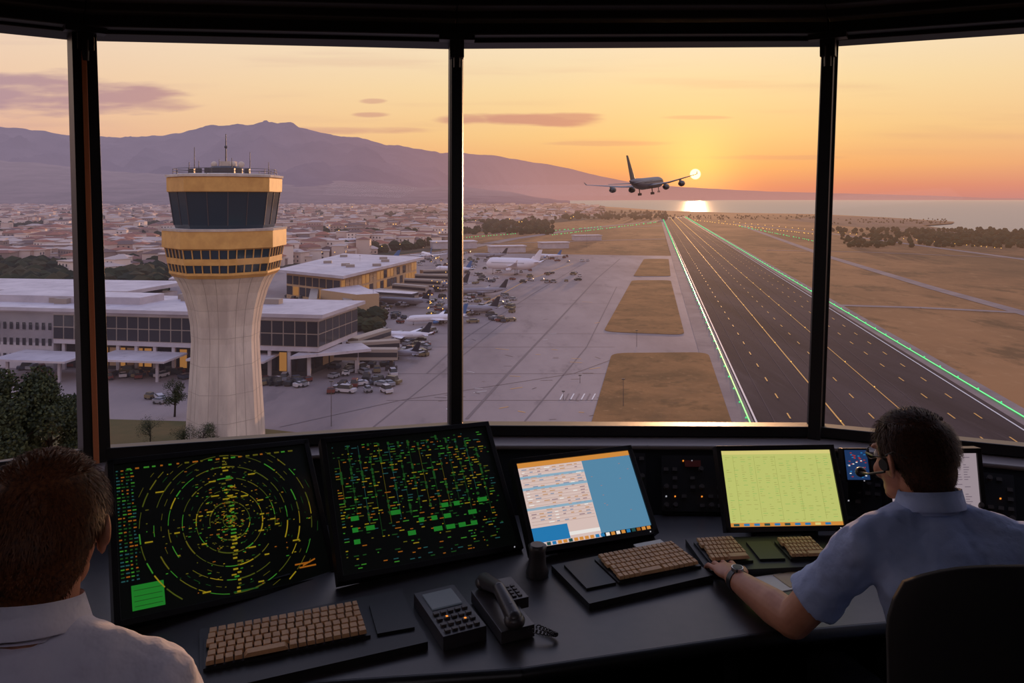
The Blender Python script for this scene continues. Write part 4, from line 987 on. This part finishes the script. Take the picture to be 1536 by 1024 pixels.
sh1=shirtm('shirt_white',(222,220,238),(210,208,230)); sh2=shirtm('shirt_blue',(166,184,226),(152,170,216))
J=dict(hip=V((1.05,1.70,.60)),waist=V((1.045,1.73,.76)),chest=V((1.03,1.79,.95)),neck=V((1.018,1.87,1.095)),
 shL=V((.845,1.83,1.022)),shR=V((1.205,1.78,1.028)),elL=V((.70,1.91,.80)),elR=V((1.32,1.83,.80)),wrL=V((.622,2.14,.79)),wrR=V((1.16,2.06,.785)),
 hdL=V((-.10,1,-.06)),hdR=V((-.5,.8,-.05)),knee=V((1.0,2.18,.53)),ankle=V((1.0,2.2,.1)),curl=.9)
man('seated_man',J,math.radians(12),sh2,hair2,Matrix.Translation((1.014,1.94,1.192))@Matrix.Rotation(math.radians(20),4,'Z')@Matrix.Rotation(math.radians(-10),4,'X'),True,True,.5)
b=MB(); d=(V((.622,2.14,.79))-V((.70,1.91,.80))).normalized(); p=V((.622,2.14,.79))-d*.012
b.cone(p-d*.009,p+d*.009,.0325,.0315,mat('watch_strap',(40,38,40),.4),24); b.cone(p+V((0,0,.029)),p+V((0,0,.038)),.017,.016,mat('watch_steel',(180,180,185),.25,1.0),20); b.cone(p+V((0,0,.038)),p+V((0,0,.039)),.0135,.0135,pad,20)
b.build('wristwatch',bpy.data.objects['seated_man'])
J=dict(hip=V((-.70,1.08,.66)),waist=V((-.705,1.09,.82)),chest=V((-.712,1.11,1.03)),neck=V((-.722,1.155,1.205)),
 shL=V((-.915,1.15,1.128)),shR=V((-.522,1.13,1.118)),elL=V((-.99,1.2,.86)),elR=V((-.46,1.18,.85)),wrL=V((-.86,1.42,.74)),wrR=V((-.55,1.42,.74)),
 hdL=V((.2,1,-.1)),hdR=V((-.2,1,-.1)),knee=V((-.66,1.56,.56)),ankle=V((-.62,1.62,.1)),curl=.7)
man('seated_man',J,math.radians(4),sh1,hair1,Matrix.Translation((-.722,1.187,1.333))@Matrix.Rotation(math.radians(13),4,'Z')@Matrix.Rotation(math.radians(-3),4,'X'),False,False,.5,short=True)
# chairs
cf=mat('chair_fabric',(20,18,20),.9,bump=(300,.3,.002)); cp=mat('chair_plastic',(16,15,16),.5)
def chair(x,y,yaw,sz,btop,bdist):
    b=MB(); R=Matrix.Rotation(yaw,3,'Z'); T=lambda p: V((x,y,0))+R@V(p)
    n=28
    prof=[]
    for z_,k in((-.05,.86),(-.035,.97),(-.01,1.0),(.0,.95),(.004,.8)):
        prof.append((T((0,0,sz+z_)),.25*k,.24*k,yaw,0))
    b.loft(prof,cf,n)
    W=.25; nu,nv=14,12; zb=sz+.1; vs=[]
    for side in(0,1):
        for j in range(nv+1):
            t_=j/nv; z_=lerp(zb,btop,t_); wd=W*(1-.16*max(0,(t_-.75)/.25)**2-.12*max(0,(.25-t_)/.25)**2)
            for i in range(nu+1):
                s_=i/nu*2-1; th=.03*(1-abs(s_)**4)*(1-abs(2*t_-1)**6)+.006
                yy=-bdist+.05*s_*s_-.02*math.sin(t_*3)
                zz=z_-(.05*abs(s_)**3 if t_>.75 else 0)*((t_-.75)*4 if t_>.75 else 0)
                vs.append(T((s_*wd,yy+(th if side else -th),zz)))
    m_=(nu+1)*(nv+1); fs=[]
    for j in range(nv):
        for i in range(nu):
            a=j*(nu+1)+i; fs.append((a,a+1,a+nu+2,a+nu+1)); fs.append((m_+a,m_+a+nu+1,m_+a+nu+2,m_+a+1))
    for j in range(nv):
        a=j*(nu+1); fs.append((a,a+nu+1,m_+a+nu+1,m_+a)); a+=nu; fs.append((a,m_+a,m_+a+nu+1,a+nu+1))
    for i in range(nu):
        fs.append((i,m_+i,m_+i+1,i+1)); a=nv*(nu+1)+i; fs.append((a,a+1,m_+a+1,m_+a))
    b.add(vs,fs,cf,True)
    b.limb([T((0,-.1,sz-.06)),T((0,-bdist-.03,sz-.03)),T((0,-bdist-.045,sz+.25))],[.025,.025,.02],cp,10)
    for k in(-1,1):
        b.limb([T((k*.2,0,sz-.05)),T((k*.29,0,sz-.03)),T((k*.29,-.02,sz+.17))],[.018,.018,.016],cp,10); b.limb([T((k*.29,-.13,sz+.185)),T((k*.29,.1,sz+.185))],[.024,.024],cp,12)
    b.cone(T((0,0,.1)),T((0,0,sz-.05)),.03,.022,cp,14)
    for i in range(5):
        a=i*2*math.pi/5+.3; q=(.28*math.cos(a),.28*math.sin(a)); b.limb([T((0,0,.11)),T((q[0],q[1],.075))],[.026,.017],cp,8); b.cone(T((q[0]-.012,q[1],.03)),T((q[0]+.012,q[1],.03)),.03,.03,cp,12)
    b.build('office_chair')
chair(.965,1.74,math.radians(3),.475,1.15,.275)
chair(-.70,1.12,math.radians(-6),.53,1.02,.26)
